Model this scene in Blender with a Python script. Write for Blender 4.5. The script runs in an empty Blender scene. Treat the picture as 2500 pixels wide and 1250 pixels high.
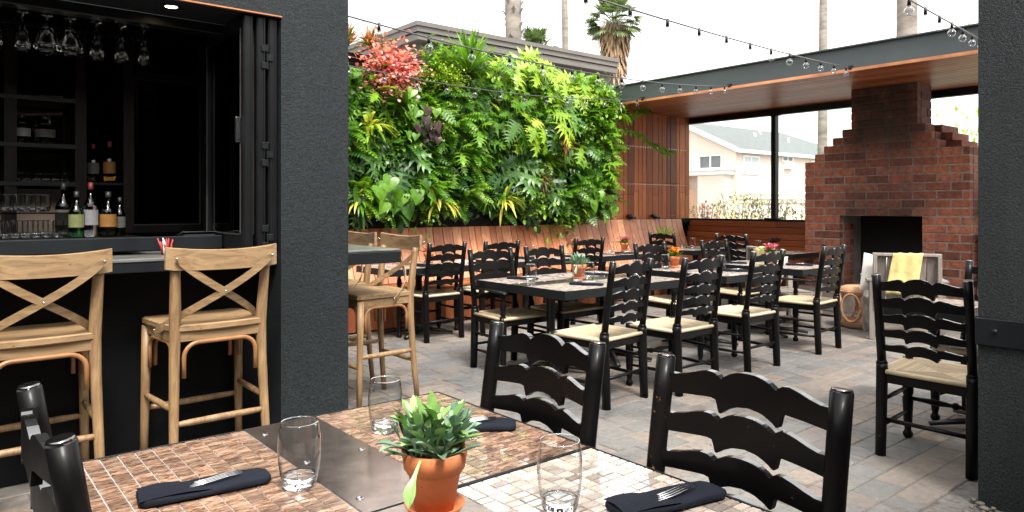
import bpy, math, random
from mathutils import Vector, Matrix
random.seed(7)
PI = math.pi
R = math.radians
scn = bpy.context.scene

# ------------------------------------------------------------------ camera
cd = bpy.data.cameras.new('camera'); cam = bpy.data.objects.new('camera', cd)
scn.collection.objects.link(cam); scn.camera = cam
cd.sensor_width = 36; cd.lens = 36 * 1751 / 2500; cd.shift_y = -122 / 2500
cd.clip_start = 0.05; cd.clip_end = 2000
cam.location = (0, 0, 1.37); cam.rotation_euler = (R(90), 0, R(50.58 - 90))
# ------------------------------------------------------------------ world + sun
SUN_EL, SUN_ROT = R(58), R(200)
w = bpy.data.worlds.new('World'); scn.world = w; w.use_nodes = True
nt = w.node_tree; nt.nodes.clear()
sky = nt.nodes.new('ShaderNodeTexSky'); sky.sky_type = 'NISHITA'; sky.sun_disc = False
sky.sun_elevation = SUN_EL; sky.sun_rotation = SUN_ROT
sky.air_density = 1.0; sky.dust_density = 6.0; sky.ozone_density = 1.0
hs = nt.nodes.new('ShaderNodeHueSaturation'); hs.inputs['Saturation'].default_value = 0.12
bg = nt.nodes.new('ShaderNodeBackground'); bg.inputs['Strength'].default_value = 0.15
wo = nt.nodes.new('ShaderNodeOutputWorld')
nt.links.new(sky.outputs[0], hs.inputs['Color']); vm = nt.nodes.new('ShaderNodeMix'); vm.data_type = 'RGBA'; vm.inputs[0].default_value = .65; vm.inputs[7].default_value = (4.95, 4.88, 4.78, 1)   # even cloud veil
nt.links.new(hs.outputs[0], vm.inputs[6]); nt.links.new(vm.outputs[2], bg.inputs[0]); nt.links.new(bg.outputs[0], wo.inputs[0])
sl = bpy.data.lights.new('sun', 'SUN'); sl.energy = 1.5; sl.angle = R(14); sl.color = (1, .96, .9)
so = bpy.data.objects.new('sun', sl); scn.collection.objects.link(so)
# direction of the sun in the sky: rotation measured like the sky texture's
sd = Vector((math.sin(SUN_ROT) * math.cos(SUN_EL), math.cos(SUN_ROT) * math.cos(SUN_EL), math.sin(SUN_EL)))
so.rotation_euler = sd.to_track_quat('Z', 'Y').to_euler()
scn.view_settings.view_transform = 'Standard'; scn.view_settings.look = 'None'
scn.view_settings.exposure = 2.0; scn.view_settings.gamma = 1
scn.render.engine = 'CYCLES'

# ------------------------------------------------------------------ materials
def newmat(name):
    m = bpy.data.materials.new(name); m.use_nodes = True
    n = m.node_tree.nodes; n.clear()
    out = n.new('ShaderNodeOutputMaterial'); b = n.new('ShaderNodeBsdfPrincipled')
    m.node_tree.links.new(b.outputs[0], out.inputs[0])
    return m, m.node_tree, b
def nd(t, typ, **kw):
    n = t.nodes.new(typ)
    for k, v in kw.items(): setattr(n, k, v)
    return n
def coords(t, scale=(1, 1, 1), kind='Object'):
    tc = nd(t, 'ShaderNodeTexCoord'); mp = nd(t, 'ShaderNodeMapping'); mp.inputs['Scale'].default_value = scale
    t.links.new(tc.outputs[kind], mp.inputs[0]); return mp.outputs[0]
def ramp(t, fac, stops):
    r = nd(t, 'ShaderNodeValToRGB'); e = r.color_ramp.elements
    while len(e) < len(stops): e.new(0.5)
    for i, (p, c) in enumerate(stops):
        e[i].position = p; e[i].color = (*c, 1) if len(c) == 3 else c
    t.links.new(fac, r.inputs[0]); return r.outputs[0]
def mix(t, a, b, fac, mode='MIX'):
    m = nd(t, 'ShaderNodeMix', data_type='RGBA', blend_type=mode)
    for s, v in ((0, fac), (6, a), (7, b)):
        if isinstance(v, bpy.types.NodeSocket): t.links.new(v, m.inputs[s])
        elif s == 0: m.inputs[0].default_value = v
        else: m.inputs[s].default_value = (*v, 1)
    return m.outputs[2]
def noise(t, vec, scale, detail=4, rough=.55, dist=0):
    n = nd(t, 'ShaderNodeTexNoise'); n.inputs['Scale'].default_value = scale; n.inputs['Detail'].default_value = detail
    n.inputs['Roughness'].default_value = rough; n.inputs['Distortion'].default_value = dist
    if vec: t.links.new(vec, n.inputs['Vector'])
    return n.outputs['Fac']
def rnd(t):
    a = nd(t, 'ShaderNodeAttribute'); a.attribute_name = 'rnd'; return a.outputs['Fac']
def objrnd(t):
    return nd(t, 'ShaderNodeObjectInfo').outputs['Random']
def bump(t, b, h, strength=.3, dist=.01):
    n = nd(t, 'ShaderNodeBump'); n.inputs['Strength'].default_value = strength; n.inputs['Distance'].default_value = dist
    t.links.new(h, n.inputs['Height']); t.links.new(n.outputs[0], b.inputs['Normal'])
def math_(t, op, a, b=None):
    m = nd(t, 'ShaderNodeMath', operation=op)
    for i, v in enumerate((a, b)):
        if v is None: continue
        if isinstance(v, bpy.types.NodeSocket): t.links.new(v, m.inputs[i])
        else: m.inputs[i].default_value = v
    return m.outputs[0]
def setc(t, b, c):
    if isinstance(c, bpy.types.NodeSocket): t.links.new(c, b.inputs['Base Color'])
    else: b.inputs['Base Color'].default_value = (*c, 1)

M = {}
def simple(name, col, rough=.5, metal=0, var=.25, scale=8, bmp=0, coat=0, bscale=None, stretch=(1, 1, 1), spec=.5):
    m, t, b = newmat(name)
    v = coords(t, stretch)
    n = noise(t, v, scale)
    dark = tuple(c * (1 - var) for c in col); light = tuple(min(1, c * (1 + var)) for c in col)
    setc(t, b, ramp(t, n, [(.3, dark), (.7, light)]))
    b.inputs['Roughness'].default_value = rough; b.inputs['Metallic'].default_value = metal
    b.inputs['Coat Weight'].default_value = coat; b.inputs['Specular IOR Level'].default_value = spec
    if bmp: bump(t, b, noise(t, v, bscale or scale * 4), bmp)
    M[name] = m; return m

simple('dark_metal', (.007, .009, .0105), .45, 0, .3, 6, .08, spec=.3)
simple('frame_metal', (.006, .0062, .007), .38, 0, .2, 6, .04, spec=.35)
simple('beam_paint', (.05, .064, .066), .5, 0, .1, 1.5, .06)
simple('lit_edge_metal', (.12, .11, .1), .3, .6, .2, 6); simple('cable', (.05, .05, .052), .35, 0, .2, 20)
simple('copper', (.62, .25, .12), .35, .6, .3, 3)
simple('black_wall', (.0025, .0025, .003), .6, 0, .3, 4, .1, spec=.15)
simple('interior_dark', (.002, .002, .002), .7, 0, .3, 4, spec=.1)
simple('dark_wood', (.008, .004, .003), .5, 0, .4, 8, .1, stretch=(8, 8, .6), spec=.2)
simple('mortar', (.25, .235, .215), .95, 0, .3, 18, .5, bscale=90)
simple('grout', (.36, .38, .38), .8, 0, .2, 40)
simple('grey_grout', (.1, .105, .105), .85, 0, .2, 40)
def m_terra():
    m, t, b = newmat('terracotta'); v = coords(t)
    c = ramp(t, noise(t, v, 14, 4), [(.3, (.39, .11, .032)), (.7, (.52, .165, .055))])
    c = mix(t, c, (.55, .33, .22), math_(t, 'MULTIPLY', ramp(t, noise(t, v, 9, 5, .7, 1.5), [(.52, (0, 0, 0)), (.72, (1, 1, 1))]), .4))
    c = mix(t, c, (.14, .05, .025), ramp(t, noise(t, v, 60, 2), [(.71, (0, 0, 0)), (.75, (.8, .8, .8))]))
    setc(t, b, c); b.inputs['Roughness'].default_value = .8; bump(t, b, noise(t, v, 120), .12, .003); M['terracotta'] = m
m_terra()
simple('soil', (.02, .013, .008), .95, 0, .5, 60, .8)
simple('steel', (.6, .6, .6), .22, 1, .05, 8)
simple('chrome', (.7, .7, .7), .15, 1, .05, 8)
simple('cushion', (.55, .52, .48), .9, 0, .05, 8, .25, bscale=200)
simple('street', (.2, .19, .18), .9, 0, .2, .4)
simple('white_trim', (.8, .79, .76), .6, 0, .04, 2)
simple('house_wall', (.68, .56, .48), .85, 0, .05, .5)
simple('house_recess', (.36, .22, .15), .85, 0, .05, .5)
simple('roof_shingle', (.125, .135, .135), .9, 0, .12, 3)
simple('dark_glass', (.1, .11, .12), .1, 0, .3, .8)
simple('curtain', (.45, .48, .5), .4, 0, .15, 1)
simple('roof_metal', (.12, .108, .094), .6, 0, .12, 1.2)
simple('siding', (.2, .18, .155), .8, 0, .12, 2)
simple('palm_trunk', (.19, .165, .14), .95, 0, .35, 2, .8, bscale=9, stretch=(1, 1, 3))
simple('palm_skirt', (.3, .2, .115), .95, 0, .35, 4)
simple('hearth', (.2, .16, .13), .85, 0, .3, 8, .3)
simple('firebox', (.24, .21, .19), .9, 0, .3, 5, .2)
simple('soot', (.008, .007, .006), .95, 0, .3, 5)
simple('clay', (.42, .23, .125), .8, 0, .15, 10, .2)
simple('pebble', (.12, .105, .085), .6, 0, .6, 20)
simple('concrete', (.3, .3, .29), .85, 0, .15, 6, .2)
simple('paper', (.75, .73, .7), .8, 0, .05, 10)
simple('red_paint', (.3, .02, .02), .5, 0, .2, 10)
simple('counter_top', (.12, .12, .11), .28, 0, .4, 6, .05, stretch=(1, 6, 1))

def m_black(name, coat, cior):
    m, t, b = newmat(name); v = coords(t)
    off = nd(t, 'ShaderNodeVectorMath', operation='ADD'); t.links.new(v, off.inputs[0])
    cb = nd(t, 'ShaderNodeCombineXYZ'); r9 = math_(t, 'MULTIPLY', objrnd(t), 37.0); t.links.new(r9, cb.inputs[0]); t.links.new(r9, cb.inputs[1]); t.links.new(cb.outputs[0], off.inputs[1]); v = off.outputs[0]
    n = noise(t, v, 3, 3); n2 = noise(t, v, 38, 5, .7)
    base = ramp(t, n, [(.3, (.0022, .0022, .0025)), (.75, (.006, .0052, .005))])
    mk = ramp(t, math_(t, 'MULTIPLY', n2, math_(t, 'ADD', n, .45)), [(.715, (0, 0, 0)), (.745, (1, 1, 1))])
    setc(t, b, mix(t, base, (.2, .085, .035), mk))
    rr = nd(t, 'ShaderNodeMapRange'); t.links.new(noise(t, v, 14, 4, .6), rr.inputs[0]); rr.inputs[3].default_value = .3; rr.inputs[4].default_value = .55
    t.links.new(rr.outputs[0], b.inputs['Roughness']); b.inputs['Specular IOR Level'].default_value = .12
    b.inputs['Coat Weight'].default_value = coat; b.inputs['Coat Roughness'].default_value = .16; b.inputs['Coat IOR'].default_value = cior
    bump(t, b, noise(t, coords(t, (1, 1, .3)), 60), .15, .004); M[name] = m
m_black('black_paint', .1, 1.45); m_black('black_polish', 1, 2.3)
def m_rush():
    m, t, b = newmat('rush')
    a = nd(t, 'ShaderNodeAttribute'); a.attribute_name = 'rnd'
    v = coords(t, (1, 1, 1)); n = noise(t, v, 30, 4)
    c = ramp(t, a.outputs['Fac'], [(0, (.36, .27, .17)), (.5, (.55, .46, .33)), (1, (.68, .6, .46))])
    c = mix(t, c, (.38, .27, .15), math_(t, 'MULTIPLY', n, .45)); setc(t, b, mix(t, c, ramp(t, objrnd(t), [(0, (.82, .78, .7)), (1, (1.08, 1.08, 1.08))]), 1, 'MULTIPLY'))
    b.inputs['Roughness'].default_value = .6; bump(t, b, noise(t, v, 120), .5, .004); M['rush'] = m
m_rush()
def m_stoolwood():
    m, t, b = newmat('oak_wood'); v = coords(t, (1.2, 9, 9)); v2 = coords(t, (1, 1, 1))
    n = noise(t, v, 4, 6, .65, .8); n2 = noise(t, v2, 5, 3)
    c = ramp(t, n, [(.3, (.13, .066, .024)), (.5, (.285, .168, .072)), (.72, (.42, .275, .135))])
    c = mix(t, c, (.2, .15, .1), math_(t, 'MULTIPLY', n2, .55))
    sp = ramp(t, noise(t, v2, 24, 2), [(.7, (0, 0, 0)), (.76, (1, 1, 1))])
    setc(t, b, mix(t, c, (.16, .08, .035), sp))
    b.inputs['Roughness'].default_value = .5; bump(t, b, n, .2, .004); M['oak_wood'] = m
m_stoolwood()
def m_stoolpost():
    m, t, b = newmat('oak_post'); v = coords(t, (9, 9, 1.2)); v2 = coords(t)
    n = noise(t, v, 4, 6, .65, .8); n2 = noise(t, v2, 5, 3)
    c = ramp(t, n, [(.3, (.13, .066, .024)), (.5, (.275, .16, .068)), (.72, (.4, .26, .125))])
    setc(t, b, mix(t, c, (.165, .12, .08), math_(t, 'MULTIPLY', n2, .5)))
    b.inputs['Roughness'].default_value = .5; bump(t, b, n, .2, .004); M['oak_post'] = m
m_stoolpost()
simple('bentwood', (.27, .125, .048), .4, 0, .3, 12, .1)
def m_plank(name, a, bcol, c, stretch, rough=.42):
    m, t, b = newmat(name); v = coords(t, stretch); r = rnd(t)
    base = ramp(t, r, [(0, a), (.5, bcol), (1, c)])
    n = noise(t, v, 3, 6, .65, .6)
    g = ramp(t, n, [(.3, (.55, .5, .45)), (.6, (1, 1, 1))])
    setc(t, b, mix(t, base, g, .8, 'MULTIPLY'))
    b.inputs['Roughness'].default_value = rough; bump(t, b, n, .15, .004); M[name] = m
m_plank('cedar_vertical', (.15, .034, .011), (.44, .115, .03), (.64, .22, .065), (10, 10, .8), .6)
m_plank('cedar_bench', (.42, .145, .062), (.57, .225, .105), (.68, .31, .165), (10, 10, .8), .42)
m_plank('cedar_horizontal', (.2, .045, .014), (.31, .08, .022), (.42, .13, .04), (10, .8, 10), .5)
m_plank('soffit_wood', (.2, .058, .022), (.32, .1, .038), (.42, .15, .06), (10, .8, 10), .4)
m_plank('weathered_wood', (.15, .13, .115), (.22, .19, .17), (.29, .25, .22), (8, 8, 1), .8)
def m_stucco():
    m, t, b = newmat('stucco'); v = coords(t)
    n = noise(t, v, 1.3, 5, .6); f = noise(t, v, 90, 6, .75)
    c = ramp(t, n, [(.3, (.0068, .0104, .0116)), (.7, (.0128, .018, .0196))])
    c = mix(t, c, ramp(t, noise(t, v, 130, 3, .6), [(.36, (.35, .35, .35)), (.6, (1.5, 1.5, 1.5))]), 1, 'MULTIPLY')
    sp = ramp(t, noise(t, v, 48, 2, .5), [(.745, (0, 0, 0)), (.77, (.07, .075, .075))])
    c = mix(t, c, sp, .7, 'ADD')
    st = ramp(t, noise(t, coords(t, (5, 5, .35)), 1.2, 4, .6), [(.58, (0, 0, 0)), (.75, (.012, .013, .013))])     # faint run marks
    setc(t, b, mix(t, c, st, .6, 'ADD'))
    b.inputs['Roughness'].default_value = .55; b.inputs['Specular IOR Level'].default_value = .28; bump(t, b, f, 1.0, .010); M['stucco'] = m
m_stucco()
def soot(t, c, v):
    # soot: a smoke stain above the opening; up the flue, roof shade is painted in too
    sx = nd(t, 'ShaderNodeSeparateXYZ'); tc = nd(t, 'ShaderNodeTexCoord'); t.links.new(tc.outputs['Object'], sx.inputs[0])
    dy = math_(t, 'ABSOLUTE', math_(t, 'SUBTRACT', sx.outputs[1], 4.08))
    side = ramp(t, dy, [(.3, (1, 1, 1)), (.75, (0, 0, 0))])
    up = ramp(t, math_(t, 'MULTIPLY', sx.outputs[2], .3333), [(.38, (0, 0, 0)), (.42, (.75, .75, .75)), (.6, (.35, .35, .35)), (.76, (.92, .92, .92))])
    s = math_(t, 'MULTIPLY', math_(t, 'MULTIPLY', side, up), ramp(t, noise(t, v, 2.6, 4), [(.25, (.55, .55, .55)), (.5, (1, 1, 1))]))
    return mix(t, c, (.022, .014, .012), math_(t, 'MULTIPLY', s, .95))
def m_brick():
    m, t, b = newmat('brick'); v = coords(t); r = rnd(t)
    c = ramp(t, r, [(0, (.16, .052, .034)), (.35, (.29, .09, .052)), (.7, (.42, .14, .08)), (1, (.31, .13, .09))])
    n = noise(t, v, 16, 5, .7)
    c = mix(t, c, ramp(t, n, [(.35, (.5, .45, .42)), (.62, (1.15, 1.1, 1.05))]), .85, 'MULTIPLY')
    ch = ramp(t, noise(t, v, 42, 4, .7), [(.6, (0, 0, 0)), (.7, (1, 1, 1))])
    c = mix(t, c, (.42, .33, .29), math_(t, 'MULTIPLY', ch, .5))
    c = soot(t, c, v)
    setc(t, b, c)
    b.inputs['Roughness'].default_value = .85; bump(t, b, noise(t, v, 45, 5, .7), .9, .012); M['brick'] = m
m_brick()
def m_fmortar():
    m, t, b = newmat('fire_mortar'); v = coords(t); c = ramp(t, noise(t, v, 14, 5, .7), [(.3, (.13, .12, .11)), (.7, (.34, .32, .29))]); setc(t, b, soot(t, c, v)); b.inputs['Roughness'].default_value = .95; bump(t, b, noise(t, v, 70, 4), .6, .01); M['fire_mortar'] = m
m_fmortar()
def m_paver():
    m, t, b = newmat('paver'); v = coords(t); r = rnd(t)
    c = ramp(t, r, [(0, (.14, .136, .13)), (.35, (.165, .158, .15)), (.6, (.185, .16, .14)), (.85, (.21, .175, .148)), (1, (.165, .145, .13))])
    big = ramp(t, noise(t, v, .7, 3), [(.35, (.75, .77, .8)), (.65, (1.12, 1.08, 1.02))])
    c = mix(t, c, big, 1, 'MULTIPLY')
    fine = ramp(t, noise(t, v, 24, 6, .75), [(.3, (.7, .7, .7)), (.7, (1.2, 1.2, 1.2))])
    c = mix(t, c, fine, 1, 'MULTIPLY')
    c = mix(t, c, ramp(t, noise(t, v, 2.3, 6, .7, .6), [(.36, (.62, .6, .57)), (.5, (1, 1, 1))]), .8, 'MULTIPLY')
    sp = ramp(t, noise(t, v, 85, 2, .6), [(.69, (0, 0, 0)), (.74, (1, 1, 1))])
    setc(t, b, mix(t, c, (.5, .48, .44), math_(t, 'MULTIPLY', sp, .6)))
    b.inputs['Roughness'].default_value = .6; bump(t, b, noise(t, v, 40, 6, .7), .5, .006); M['paver'] = m
m_paver()
simple('sand_joint', (.12, .11, .1), .95, 0, .4, 30)
def m_tile(name='stone_tile', st_=None):
    m, t, b = newmat('stone_tile'); r = rnd(t)
    v = coords(t, (14, 60, 14)); n = noise(t, v, 1.6, 6, .7, 1.6)
    v2 = coords(t, (9, 9, 9)); n2 = noise(t, v2, 1, 2)
    c = ramp(t, n, st_ or [(.34, (.03, .015, .009)), (.42, (.15, .075, .04)), (.5, (.36, .225, .15)), (.68, (.52, .41, .33))])
    c = mix(t, c, ramp(t, r, [(0, (.45, .42, .4)), (.5, (.85, .8, .77)), (1, (1.3, 1.22, 1.15))]), 1, 'MULTIPLY')
    setc(t, b, c)
    b.inputs['Roughness'].default_value = .4; b.inputs['Coat Weight'].default_value = 1; b.inputs['Coat Roughness'].default_value = .07; b.inputs['Coat IOR'].default_value = 2.7
    b.inputs['Specular IOR Level'].default_value = .75
    bump(t, b, n, .05, .002); M[name] = m
m_tile(); m_tile('sky_lit_stone_tile', [(.3, (.22, .13, .085)), (.37, (.42, .33, .26)), (.45, (.56, .49, .43)), (.66, (.66, .61, .56))])  # second one: lighter copy with bright sky reflection painted into its colour
def m_patina():
    m, t, b = newmat('patina_steel'); v = coords(t); n = noise(t, v, 9, 6, .7); n2 = noise(t, v, 40, 5, .7)
    setc(t, b, ramp(t, n, [(.3, (.2, .155, .13)), (.7, (.4, .34, .3))]))
    b.inputs['Metallic'].default_value = .9
    rr = nd(t, 'ShaderNodeMapRange'); t.links.new(n2, rr.inputs[0]); rr.inputs[3].default_value = .1; rr.inputs[4].default_value = .3
    t.links.new(rr.outputs[0], b.inputs['Roughness']); M['patina_steel'] = m
m_patina()
def m_fabric(name, col, sc=260, rough=.85, weave=.35):
    m, t, b = newmat(name); v = coords(t); n = noise(t, v, 12, 3); f = noise(t, v, sc, 2)
    setc(t, b, ramp(t, n, [(.3, tuple(c * .8 for c in col)), (.7, tuple(min(1, c * 1.2) for c in col))]))
    b.inputs['Roughness'].default_value = rough; b.inputs['Specular IOR Level'].default_value = .2
    bump(t, b, f, weave, .003); M[name] = m
m_fabric('navy_cloth', (.0065, .0085, .015))
m_fabric('yellow_cloth', (.52, .44, .19), 90)
def m_glass(name, col=(1, 1, 1), rough=0, ior=1.45):
    m, t, b = newmat(name); setc(t, b, col); b.inputs['Transmission Weight'].default_value = 1
    b.inputs['Roughness'].default_value = rough; b.inputs['IOR'].default_value = ior; M[name] = m
m_glass('clear_glass'); m_glass('green_bottle', (.1, .35, .12)); m_glass('amber_bottle', (.8, .35, .06)); m_glass('dark_bottle', (.04, .05, .02))
def m_pane(name, tint, refl, edge=.95):
    m = bpy.data.materials.new(name); m.use_nodes = True; t = m.node_tree; t.nodes.clear()
    o = nd(t, 'ShaderNodeOutputMaterial'); tr = nd(t, 'ShaderNodeBsdfTransparent'); pass
    g = nd(t, 'ShaderNodeBsdfGlossy'); g.inputs['Roughness'].default_value = .02
    lw_ = nd(t, 'ShaderNodeLayerWeight'); lw_.inputs[0].default_value = .5
    fr_ = math_(t, 'ADD', math_(t, 'MULTIPLY', math_(t, 'POWER', lw_.outputs['Facing'], 3.0), refl * .6), .025 * refl)
    mx = nd(t, 'ShaderNodeMixShader'); t.links.new(fr_, mx.inputs[0]); t.links.new(tr.outputs[0], mx.inputs[1]); t.links.new(g.outputs[0], mx.inputs[2])
    t.links.new(ramp(t, lw_.outputs['Facing'], [(.45, tint), (.93, tuple(c * edge for c in tint))]), tr.inputs[0])
    t.links.new(mx.outputs[0], o.inputs[0]); M[name] = m
m_pane('bulb_glass', (.86, .87, .88), 2.6, .3); m_pane('window_pane', (.96, .98, .97), 1.25); m_pane('tumbler_glass', (.95, .96, .96), 2.0, .35); m_pane('dark_pane', (.35, .38, .37), 1.45)
def m_leaf(name, stops, rough=.38, trans=.35, spec=.5):
    m = bpy.data.materials.new(name); m.use_nodes = True; t = m.node_tree; t.nodes.clear()
    o = nd(t, 'ShaderNodeOutputMaterial'); b = nd(t, 'ShaderNodeBsdfPrincipled'); tl = nd(t, 'ShaderNodeBsdfTranslucent')
    r = math_(t, 'ADD', math_(t, 'MULTIPLY', rnd(t), .6), math_(t, 'MULTIPLY', objrnd(t), .4))
    c = ramp(t, r, stops)
    c = mix(t, c, ramp(t, noise(t, coords(t), 22, 3), [(.3, (.75, .75, .75)), (.7, (1.2, 1.2, 1.2))]), 1, 'MULTIPLY')
    setc(t, b, c); b.inputs['Roughness'].default_value = rough; b.inputs['Specular IOR Level'].default_value = spec
    mc = mix(t, c, (1.5, 1.5, .9), 1, 'MULTIPLY'); t.links.new(mc, tl.inputs[0])
    mx = nd(t, 'ShaderNodeMixShader'); mx.inputs[0].default_value = trans
    t.links.new(b.outputs[0], mx.inputs[1]); t.links.new(tl.outputs[0], mx.inputs[2]); t.links.new(mx.outputs[0], o.inputs[0]); M[name] = m
m_leaf('leaf_deep', [(0, (.008, .032, .005)), (.5, (.028, .1, .011)), (1, (.1, .25, .022))])
m_leaf('leaf_mid', [(0, (.03, .1, .008)), (.5, (.11, .26, .015)), (1, (.26, .45, .032))])
m_leaf('leaf_lime', [(0, (.12, .25, .015)), (.5, (.25, .4, .025)), (1, (.45, .54, .06))])
m_leaf('leaf_yellow', [(0, (.4, .42, .05)), (.5, (.62, .58, .09)), (1, (.78, .74, .2))])
m_leaf('leaf_orange', [(0, (.4, .08, .03)), (.5, (.62, .2, .09)), (1, (.7, .38, .2))])
m_leaf('leaf_purple', [(0, (.025, .012, .014)), (.5, (.06, .028, .03)), (1, (.1, .06, .05))])
m_leaf('leaf_brown', [(0, (.12, .07, .03)), (.5, (.25, .15, .08)), (1, (.38, .26, .15))])
m_leaf('petal_pink', [(0, (.5, .06, .08)), (.4, (.75, .25, .24)), (1, (.88, .66, .6))])
m_leaf('petal_magenta', [(0, (.55, .05, .2)), (.5, (.75, .15, .32)), (1, (.85, .4, .5))])
m_leaf('petal_orange', [(0, (.75, .2, .02)), (.5, (.85, .35, .03)), (1, (.9, .5, .08))])
m_leaf('leaf_succulent', [(0, (.08, .2, .04)), (.3, (.24, .42, .11)), (.65, (.42, .6, .25)), (1, (.6, .74, .45))], .42, .18)
m_leaf('leaf_grey', [(0, (.08, .17, .1)), (.5, (.2, .32, .2)), (1, (.42, .52, .4))], .5, .15)
m_leaf('leaf_palm', [(0, (.06, .1, .035)), (.5, (.13, .19, .07)), (1, (.26, .32, .16))], .55, .2)
m_leaf('leaf_shrub', [(0, (.06, .09, .025)), (.5, (.16, .18, .06)), (1, (.32, .3, .14))], .6, .3)

# ------------------------------------------------------------------ mesh builder
class MB:
    def __init__(s): s.v = []; s.f = []; s.r = []; s.sm = []; s.mi = []; s.M = Matrix()
    def add(s, vs, fs, r=.5, sm=False, mi=0):
        o = len(s.v); s.v += [tuple(s.M @ Vector(p)) for p in vs]
        for i, f in enumerate(fs):
            s.f.append(tuple(o + k for k in f)); s.r.append(r[i] if isinstance(r, list) else r); s.sm.append(sm); s.mi.append(mi)
        return s
    def box(s, a, b, r=.5, mi=0):
        x0, y0, z0 = a; x1, y1, z1 = b
        if x0 > x1: x0, x1 = x1, x0
        if y0 > y1: y0, y1 = y1, y0
        if z0 > z1: z0, z1 = z1, z0
        return s.add([(x0, y0, z0), (x1, y0, z0), (x1, y1, z0), (x0, y1, z0), (x0, y0, z1), (x1, y0, z1), (x1, y1, z1), (x0, y1, z1)],
                     [(0, 3, 2, 1), (4, 5, 6, 7), (0, 1, 5, 4), (1, 2, 6, 5), (2, 3, 7, 6), (3, 0, 4, 7)], r, False, mi)
    def cbox(s, a, b, c=.004, r=.5, mi=0):            # chamfered box
        lo = [min(a[i], b[i]) for i in range(3)]; hi = [max(a[i], b[i]) for i in range(3)]
        c = min([c] + [(hi[i] - lo[i]) * .45 for i in range(3)])
        vs = []; idx = {}
        for sx in (0, 1):
            for sy in (0, 1):
                for sz in (0, 1):
                    sg = (sx, sy, sz); p = [hi[i] if sg[i] else lo[i] for i in range(3)]
                    for ax in range(3):
                        q = [p[i] if i == ax else (p[i] - c if sg[i] else p[i] + c) for i in range(3)]
                        idx[(sg, ax)] = len(vs); vs.append(tuple(q))
        fs = []
        for ax in range(3):
            u, w_ = [i for i in range(3) if i != ax]
            for sd_ in (0, 1):
                q = []
                for (a1, b1) in ((0, 0), (1, 0), (1, 1), (0, 1)):
                    g = [0, 0, 0]; g[ax] = sd_; g[u] = a1; g[w_] = b1; q.append(idx[(tuple(g), ax)])
                fs.append(tuple(q))
            for a1 in (0, 1):
                for b1 in (0, 1):
                    g0 = [0, 0, 0]; g1 = [0, 0, 0]; g0[u] = g1[u] = a1; g0[w_] = g1[w_] = b1; g1[ax] = 1
                    fs.append((idx[(tuple(g0), u)], idx[(tuple(g1), u)], idx[(tuple(g1), w_)], idx[(tuple(g0), w_)]))
        for k in [(i, j, l) for i in (0, 1) for j in (0, 1) for l in (0, 1)]:
            fs.append(tuple(idx[(k, ax)] for ax in range(3)))
        return s.add(vs, fs, r, False, mi)
    def beam(s, p0, p1, w_, h, up=(0, 0, 1), c=.003, r=.5, mi=0):   # rectangular bar from p0 to p1
        p0 = Vector(p0); p1 = Vector(p1); d = p1 - p0; L = d.length; d.normalize()
        x = d.cross(Vector(up)); 
        if x.length < 1e-4: x = d.cross(Vector((1, 0, 0)))
        x.normalize(); z = x.cross(d)
        T = Matrix(((x.x, d.x, z.x, p0.x), (x.y, d.y, z.y, p0.y), (x.z, d.z, z.z, p0.z), (0, 0, 0, 1)))
        keep = s.M; s.M = keep @ T; s.cbox((-w_ / 2, 0, -h / 2), (w_ / 2, L, h / 2), c, r, mi); s.M = keep; return s
    def tube(s, pts, rad, n=10, r=.5, caps=True, mi=0, flat=None):
        P_ = [Vector(p) for p in pts]; k = len(P_)
        if not isinstance(rad, (list, tuple)): rad = [rad] * k
        vs = []; fs = []; up = None
        for i in range(k):
            d = (P_[min(i + 1, k - 1)] - P_[max(i - 1, 0)]).normalized()
            if up is None:
                up = d.orthogonal().normalized() if abs(d.z) > .9 else Vector((0, 0, 1)); 
            x = d.cross(up).normalized(); y = x.cross(d).normalized(); up = y
            fl = flat or 1
            for j in range(n):
                a = 2 * PI * j / n; vs.append(tuple(P_[i] + (x * math.cos(a) + y * math.sin(a) * fl) * rad[i]))
        for i in range(k - 1):
            for j in range(n):
                fs.append((i * n + j, i * n + (j + 1) % n, (i + 1) * n + (j + 1) % n, (i + 1) * n + j))
        s.add(vs, fs, r, True, mi)
        if caps:
            o = len(s.v) - len(vs)
            for base, rev in ((0, True), ((k - 1) * n, False)):
                q = [o + base + j for j in range(n)]
                s.f.append(tuple(q[::-1] if rev else q)); s.r.append(r); s.sm.append(False); s.mi.append(mi)
        return s
    def lathe(s, prof, c=(0, 0, 0), n=20, r=.5, mi=0, sm=True, caps=True):
        vs = []; fs = []; k = len(prof)
        for (ra, z) in prof:
            for j in range(n):
                a = 2 * PI * j / n; vs.append((c[0] + ra * math.cos(a), c[1] + ra * math.sin(a), c[2] + z))
        for i in range(k - 1):
            for j in range(n):
                fs.append((i * n + j, i * n + (j + 1) % n, (i + 1) * n + (j + 1) % n, (i + 1) * n + j))
        if caps and prof[0][0] > 1e-4: fs.append(tuple(range(n))[::-1])
        if caps and prof[-1][0] > 1e-4: fs.append(tuple((k - 1) * n + j for j in range(n)))
        return s.add(vs, fs, r, sm, mi)
    def sphere(s, c, ra, n=10, r=.5, mi=0):
        m = max(5, n // 2 + 1)
        pr = [(max(1e-5, ra * math.sin(PI * i / m)), -ra * math.cos(PI * i / m)) for i in range(m + 1)]
        return s.lathe(pr, c, n, r, mi)
    def strip(s, L_, R_, r=.5, sm=True, mi=0):        # ribbon between two polylines
        k = len(L_); return s.add(list(L_) + list(R_), [(i, k + i, k + i + 1, i + 1) for i in range(k - 1)], r, sm, mi)
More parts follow.
